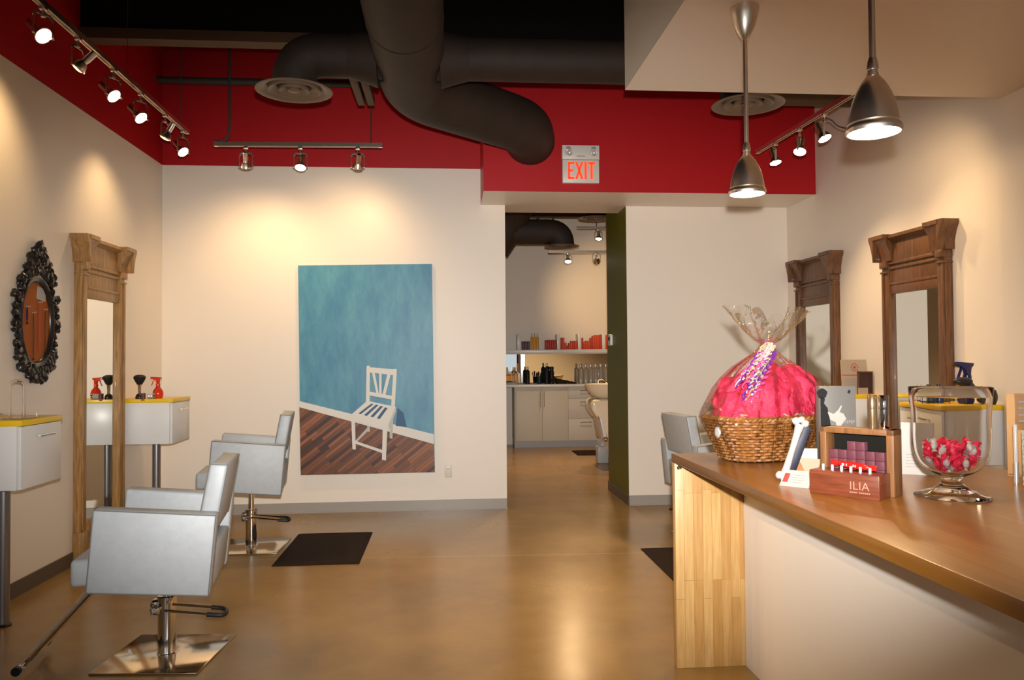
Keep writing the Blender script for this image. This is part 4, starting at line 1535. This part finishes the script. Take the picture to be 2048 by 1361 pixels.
# right near cabinet
t = thing('hair_brush', 'black round brush lying against the navy spray bottle on the right cabinet', 'brush', (3.30, 4.765, YT), R(10))
b = BM(); blob(b, (0, 0, .15), .058, 3, 0, 1, (1.2, .7, .48)); obj('brush_head', b, M['blackink'], t)
b = BM(); tube(b, [(.02, 0, .14), (.03, .0, .06), (.035, .0, .012)], [.012, .010, .012], 10); obj('handle', b, M['carved'], t)
t = thing('hair_dryer_nozzle', 'black round dryer end standing at the wall beside the glass jar', 'hair dryer', (3.46, 4.735, YT), R(40))
b = BM(); lathe(b, [(0, -.05), (.03, -.05), (.045, -.02), (.05, .01), (.046, .03), (.03, .034), (0, .034)], 28, M4=Matrix.Translation((0, 0, .05)) @ Matrix.Rotation(PI / 2, 4, 'X')); obj('dryer_body', b, M['blackink'], t)
b = BM(); lathe(b, [(0, .034), (.03, .035), (.026, .038), (0, .039)], 20, M4=Matrix.Translation((0, 0, .05)) @ Matrix.Rotation(PI / 2, 4, 'X')); obj('grille', b, M['dark'], t)
t = thing('bottle_rack', 'dark wire rack of small bottles on the right cabinet seen through the jar', 'rack', (3.21, 4.98, YT))
b = BM()
for z in (.012, .10):
    tube(b, [(-.11, -.05, z), (.11, -.05, z), (.11, .05, z), (-.11, .05, z)], .004, 6, closed=True)
for x in (-.11, 0, .11):
    for y in (-.05, .05):
        cyl(b, (x, y, 0), (x, y, .1), .003, n=6)
obj('wire_frame', b, M['rubber'], t)
for x, m_ in ((-.07, 'whiter'), (-.005, 'dark'), (.065, 'navy')):
    b = BM(); lathe(b, [(0, .0), (.028, .0), (.028, .085), (.012, .10), (.012, .125), (0, .125)], 16, c=(x, 0, 0)); obj('bottle', b, M[m_], t)
# far right cabinet
t = thing('price_sign', 'white sign card with red emblem leaning on the wall between the right mirrors', 'sign card', (3.44, 6.32, YT), R(-8))
Ln = Matrix.Rotation(R(-8), 4, 'X')
b = BM(); box(b, -.125, .09, -.002, .002, 0, .29, M4=Ln); obj('sign_card', b, M['cream'], t, smooth=0)
b = BM()
box(b, -.12, .085, -.0035, -.0021, .155, .162, M4=Ln)
for i in range(10):
    a = 2 * PI * i / 10
    box(b, -.01 + .026 * math.cos(a) - .006, -.01 + .026 * math.cos(a) + .006, -.0035, -.0021, .225 + .03 * math.sin(a) - .004, .225 + .03 * math.sin(a) + .004, M4=Ln)
box(b, -.02, .0, -.0035, -.0021, .215, .235, M4=Ln)
obj('red_emblem', b, M['redink'], t, smooth=0)
b = BM()
for k in range(6):
    box(b, -.105, .05, -.0035, -.0021, .05 + k * .015, .053 + k * .015, M4=Ln)
obj('printed_lines', b, M['ink'], t, smooth=0)
t = thing('brown_display', 'dark brown small open display box on the cabinet between the right mirrors', 'display box', (3.475, 6.27, YT), R(-8))
b = BM(); box(b, -.06, -.052, -.03, .0, 0, .19); box(b, .052, .06, -.03, .0, 0, .19); box(b, -.06, .06, -.03, 0, .182, .19); box(b, -.06, .06, -.03, 0, 0, .01); obj('display_frame', b, M['walnut'], t, smooth=0)
b = BM(); box(b, -.055, .055, -.006, 0, .005, .185); obj('back_panel', b, mat('dark_brown_panel', (.05, .016, .008), .5), t, smooth=0)
b = BM(); box(b, -.05, .03, 0, .003, 0, .055); o = obj('small_card', b, M['cream'], loc=(3.44, 6.21, YT), rot=(0, 0, R(-8)), smooth=0); tag(o, 'small cream card in front of the dark brown display on the right cabinet', 'card')

# ================================================================== THE ROOM BEYOND THE DOORWAY
t = thing('base_cabinet', 'long pale base cabinet with doors and drawers against the far wall', 'cabinet', (1.13, 13.1, 0))
b = BM(); box(b, 0, 2.6, .02, .54, .11, 1.02, .002); obj('cabinet_body', b, M['cabinet'], t)
b = BM(); box(b, .0, 2.6, .05, .5, 0, .11); obj('kick_board', b, M['greyplastic'], t)
for k in range(2):
    x0 = .025 + k * .442
    b = BM(); box(b, x0, x0 + .438, 0, .02, .112, 1.012, .002); d = obj('door', b, M['cabinet'], t)
    b = BM(); hx = x0 + (.41 if k == 0 else .03); cyl(b, (hx, -.03, .68), (hx, -.03, .95), .007, n=10); cyl(b, (hx, -.03, .70), (hx, .0, .70), .005, n=8); cyl(b, (hx, -.03, .93), (hx, .0, .93), .005, n=8); obj('handle', b, M['chrome'], d)
for k in range(2):
    for z0, z1 in ((.112, .478), (.482, .818), (.822, 1.012)):
        x0 = .909 + k * .6
        b = BM(); box(b, x0, x0 + .595, 0, .02, z0, z1, .002); d = obj('drawer', b, M['cabinet'], t)
        b = BM(); hz = z1 - .06; cyl(b, (x0 + .2, -.03, hz), (x0 + .4, -.03, hz), .007, n=10); cyl(b, (x0 + .22, -.03, hz), (x0 + .22, 0, hz), .005, n=8); cyl(b, (x0 + .38, -.03, hz), (x0 + .38, 0, hz), .005, n=8); obj('handle', b, M['chrome'], d)
b = BM(); box(b, .953, 3.75, 13.06, 13.64, 1.0205, 1.062, .003); o = obj('worktop', b, M['gloss_white']); tag(o, 'pale worktop over the far base cabinet', 'worktop')
b = BM(); box(b, .957, .985, 13.12, 13.64, 0, 1.018); box(b, .953, .99, 13.10, 13.2, 0, .03, mi=1); o = obj('side_panel', b, [M['gloss_white'], M['silver']], smooth=0); tag(o, 'white upright panel at the left end of the far worktop', 'panel')
ZW = 1.062
b = BM(); box(b, .97, 3.7, 13.635, 13.649, ZW, 1.575); o = obj('wall_mirror', b, M['mirror'], smooth=0); tag(o, 'long frameless mirror between far worktop and box shelf', 'mirror')
t = thing('wall_shelf', 'white wall shelf with upright dividers holding red cartons in the far room', 'shelf', (.97, 13.65, 1.59))
b = BM(); box(b, 0, 2.7, -.26, 0, 0, .062, .002); obj('shelf_board', b, M['gloss_white'], t)
for x in (.24, .93, 1.295, 1.72, 2.1):
    b = BM(); box(b, x, x + .055, -.26, 0, .062, .33, .002); obj('divider', b, M['gloss_white'], t)
ZS = 1.652


def carton(x, w_, h, m_, label, group, d=.12, y=13.42, z=ZS):
    b = BM(); box(b, 0, w_, 0, d, 0, h, .002)
    o = obj('carton', b, m_, loc=(x, y, z)); tag(o, label, 'carton', group)


rnd = random.Random(2)
GRD = 'red cartons on the far shelf'
for k in range(5):
    carton(1.70 + k * .038, .036, .165 + .004 * (k % 2), M['redbox2'], 'dark red carton in the row left of the first thick divider on the far shelf', GRD)
heights = [.205, .205, .12, .07, .11, .15, .15, .15]
for k, h in enumerate(heights):
    carton(1.96 + k * .0368, .035, h, M['redbox'] if k % 3 else M['redbox2'], ('tall' if h > .2 else 'short' if h < .13 else 'mid height') + ' red carton between the first and second thick divider on the far shelf', GRD)
heights = [.2, .13, .15, .15, .2, .235, .25, .25, .25]
for k, h in enumerate(heights):
    carton(2.325 + k * .0405, .039, h, M['redbox'] if k % 4 else M['redbox2'], ('tall' if h >= .2 else 'low') + ' red carton in the last full bay of the far shelf before the green wall', GRD)
for k in range(2):
    carton(2.75 + k * .06, .058, .25 - k * .07, M['redbox'], 'red carton at the right end of the far shelf cut off by the green wall', GRD)
for k in range(3):
    carton(1.295 + k * .046, .044, .145, M['purple'], 'dusky purple carton at the left of the far shelf', 'purple cartons on the far shelf')


def bottle(name, x, y, z, r_, h, m_, mcap, label, group, neck=.35):
    t = thing(name, label, 'bottle', (x, y, z), 0, group)
    b = BM(); lathe(b, [(0, 0), (r_, 0), (r_, h * .70), (r_ * .8, h * .76), (r_ * neck, h * .82), (r_ * neck, h * .86), (0, h * .86)], 18); obj('bottle_body', b, m_, t)
    b = BM(); lathe(b, [(0, h * .84), (r_ * (neck + .12), h * .84), (r_ * (neck + .1), h * .97), (r_ * .2, h), (0, h)], 14); obj('cap', b, mcap, t)
    return t


for k in range(3):
    bottle('amber_bottle', 1.468 + k * .05, 13.46, ZS, .023, .285, M['amber'], M['whiter'], 'amber bottle with pale cap beside the purple cartons on the far shelf', 'amber bottles on the far shelf')
frost = mat('frosted_clear_bottle', (.75, .66, .54), .15, trans=.5)
for k in range(6):
    bottle('dispenser_bottle', 2.31 + k * .088, 13.40, ZW, .040, .34, frost, M['silver'], 'clear bottle with silver top in the row of six on the far worktop', 'clear bottles on the far worktop')
bottle('dark_bottle', 1.385, 13.40, ZW, .036, .30, M['blackink'], M['silver'], 'tall black bottle with silver top near the left end of the far worktop', 'black bottles on the far worktop')
bottle('dark_bottle', 1.715, 13.38, ZW, .040, .36, M['blackink'], M['silver'], 'taller black bottle left of the pair on the far worktop', 'black bottles on the far worktop')
bottle('dark_bottle', 1.795, 13.36, ZW, .042, .30, M['blackink'], M['blackink'], 'shorter black bottle right of the pair on the far worktop', 'black bottles on the far worktop', .8)
t = thing('tool_cup', 'dark cup of brushes and combs on the far worktop', 'cup', (1.575, 13.32, ZW))
b = BM(); lathe(b, [(0, 0), (.035, 0), (.042, .11), (.038, .11), (.032, .006), (0, .006)], 20); obj('cup', b, mat('teal_black_cup', (.01, .03, .04), .1), t)
for k in range(7):
    a = 2 * PI * k / 7
    b = BM(); tube(b, [(.01 * math.cos(a), .01 * math.sin(a), .01), (.05 * math.cos(a), .05 * math.sin(a), .17 + .02 * (k % 3))], [.005, .009], 8); obj('brush', b, M['blackink'], t)
b = BM()
rnd = random.Random(3)
for k in range(70):
    x = rnd.uniform(0, .36)
    h = .10 * (1 - x / .36) + .02
    pts = [(x, rnd.uniform(-.07, .07), rnd.uniform(.012, .012 + h)), (x + .05, rnd.uniform(-.07, .07), rnd.uniform(.012, .012 + h)), (x + .11, rnd.uniform(-.08, .08), .012)]
    tube(b, smooth_path(pts, [.02], 3), .008, 5)
o = obj('hair_piece', b, M['hair'], loc=(1.75, 13.19, ZW)); tag(o, 'heap of dark brown hair lying on the far worktop', 'hair piece')
t = thing('clear_canister', 'clear canister with silver lid at the left end of the far worktop', 'canister', (1.20, 13.25, ZW))
b = BM(); lathe(b, [(0, 0), (.045, 0), (.045, .19), (.042, .19), (.042, .005), (0, .005)], 24); obj('canister_glass', b, M['acrylic'], t)
b = BM(); lathe(b, [(0, .19), (.048, .19), (.048, .21), (.012, .215), (.012, .235), (0, .235)], 20); obj('lid', b, M['chrome'], t)
b = BM(); box(b, 0, .18, 0, .12, 0, .02, .003); box(b, .01, .17, .01, .11, .02, .035, .003); o = obj('folded_towel', b, M['paper'], loc=(1.0, 13.2, ZW)); tag(o, 'folded white towel at the left end of the far worktop', 'towel')

# shampoo unit seen past the green wall
t = thing('shampoo_chair', 'cream shampoo chair with tilting basin showing past the green passage wall', 'shampoo chair', (2.42, 10.75, 0))
b = BM()
vs0 = len(b.verts)
lathe(b, [(0, .0), (.10, .0), (.19, .05), (.255, .13), (.28, .19), (.285, .205), (.27, .205), (.245, .15), (.18, .08), (.09, .05), (0, .045)], 40, c=(-.23, 0, .935), sy=.85)
obj('basin', b, M['porcelain'], t)
b = BM()
body = [(-.46, .90), (-.43, .935), (.2, .935), (.2, .02), (-.12, .02), (-.2, .25), (-.24, .48), (-.30, .62), (-.40, .70), (-.47, .80)]
prism(b, body, 1, -.26, .26, .03, 3); obj('chair_shell', b, M['porcelain'], t)
b = BM(); prism(b, [(-.36, .69), (-.315, .69), (-.265, .42), (-.30, .38)], 1, -.275, .275, .006); obj('side_arm', b, M['gloss_white'], t)
b = BM(); blob(b, (-.285, -.285, .40), .035, 2); cyl(b, (-.285, -.25, .40), (-.285, .2, .40), .012); obj('arm_knob', b, M['chrome'], t)
b = BM(); tube(b, smooth_path([(-.30, .14, 1.12), (-.30, .14, 1.20), (-.22, .08, 1.20), (-.2, .05, 1.16)], [.04, .03], 4), .011, 8); tube(b, [(-.18, .14, 1.12), (-.18, .14, 1.18)], .014, 8); obj('tap', b, M['chrome'], t)
t = thing('floor_canister', 'pale grey bottle shaped canister on the floor under the shampoo basin', 'canister', (2.205, 11.05, 0))
b = BM(); box(b, -.085, .085, -.07, .07, .0, .25, .02, 3); lathe(b, [(.075, .25), (.07, .32), (.03, .37), (.03, .44), (0, .44)], 20); obj('canister_body', b, M['greyplastic'], t)
b = BM(); lathe(b, [(0, .43), (.035, .43), (.035, .48), (0, .48)], 16); obj('cap', b, M['rubber'], t)

# ceiling things of the far room
t = thing('ventilation_duct', 'dark brown elbow duct with round vent near the ceiling of the far room', 'air duct', (1.0, 11.0, 3.3))
b = BM(); tube(b, smooth_path([(-.5, 0, .0), (.64, 0, .0), (.64, 0, -.20)], [.18], 8), .178, 28); obj('duct_pipe', b, M['duct'], t)
b = BM(); tube(b, smooth_path([(-.05, -1.2, 1.0), (-.05, .0, .25), (-.35, .1, -.2)], [.3], 6), .27, 28); obj('duct_riser', b, M['duct'], t)
v2 = v0.copy(); COL.objects.link(v2); v2.parent = t; v2.location = (.64, 0, -.205)
b = BM(); cyl(b, (.3, 0, .17), (.3, 0, TOP - 3.3), .02, n=8); cyl(b, (.52, 0, .16), (.52, 0, TOP - 3.3), .012, n=8); obj('hanger_rod', b, M['dark'], t)
t = thing('ventilation_duct', 'second round vent of the far room, lit amber above the bright spotlight', 'air duct', (2.13, 11.0, 3.5))
v3 = v0.copy(); COL.objects.link(v3); v3.parent = t; v3.location = (0, 0, 0)
b = BM(); cyl(b, (0, 0, .035), (0, 0, TOP - 3.5), .14, n=24); obj('duct_pipe', b, M['duct'], t)
b = BM(); box(b, 1.25, 4.5, 12.1, 12.22, 3.72, 3.83); struct('ceiling_joist_far', b, M['joist'])
zt = 3.5
rail('track_rail', 'upper lighting track in the far room seen through the doorway', (2.0, 11.8, zt), (4.2, 11.8, zt))
zt = 3.02
t = rail('track_rail', 'lower lighting track in the far room seen through the doorway', (1.45, 11.0, zt), (3.4, 11.0, zt))
b = BM(); cyl(b, (1.3, 0, .018), (1.3, 0, TOP - zt), .006, n=8); obj('suspension_rod', b, M['dark'], t)
t = [o for o in bpy.data.objects if o.get('label', '').startswith('upper lighting')][0]
b = BM(); cyl(b, (.3, 0, .018), (.3, 0, TOP - 3.5), .006, n=8); obj('suspension_rod', b, M['dark'], t)
GF = 'spotlights in the far room'
track_lamp(2.33, 11.8, 3.482, (-.1, -.25, -.96), 'dazzling spotlight on the upper track of the far room', GF, 190, 0, drop=.15, spot=110)
track_lamp(1.73, 11.0, 3.002, (-.05, -.38, -.92), 'bright left spotlight on the lower track of the far room', GF, 170, 0, drop=.12, spot=110)
track_lamp(2.14, 11.0, 3.002, (.27, 1, -.14), 'right spotlight on the lower track of the far room, turned to its wall', GF, 150, 0, drop=.12, dim=True, spot=58, blend=1)
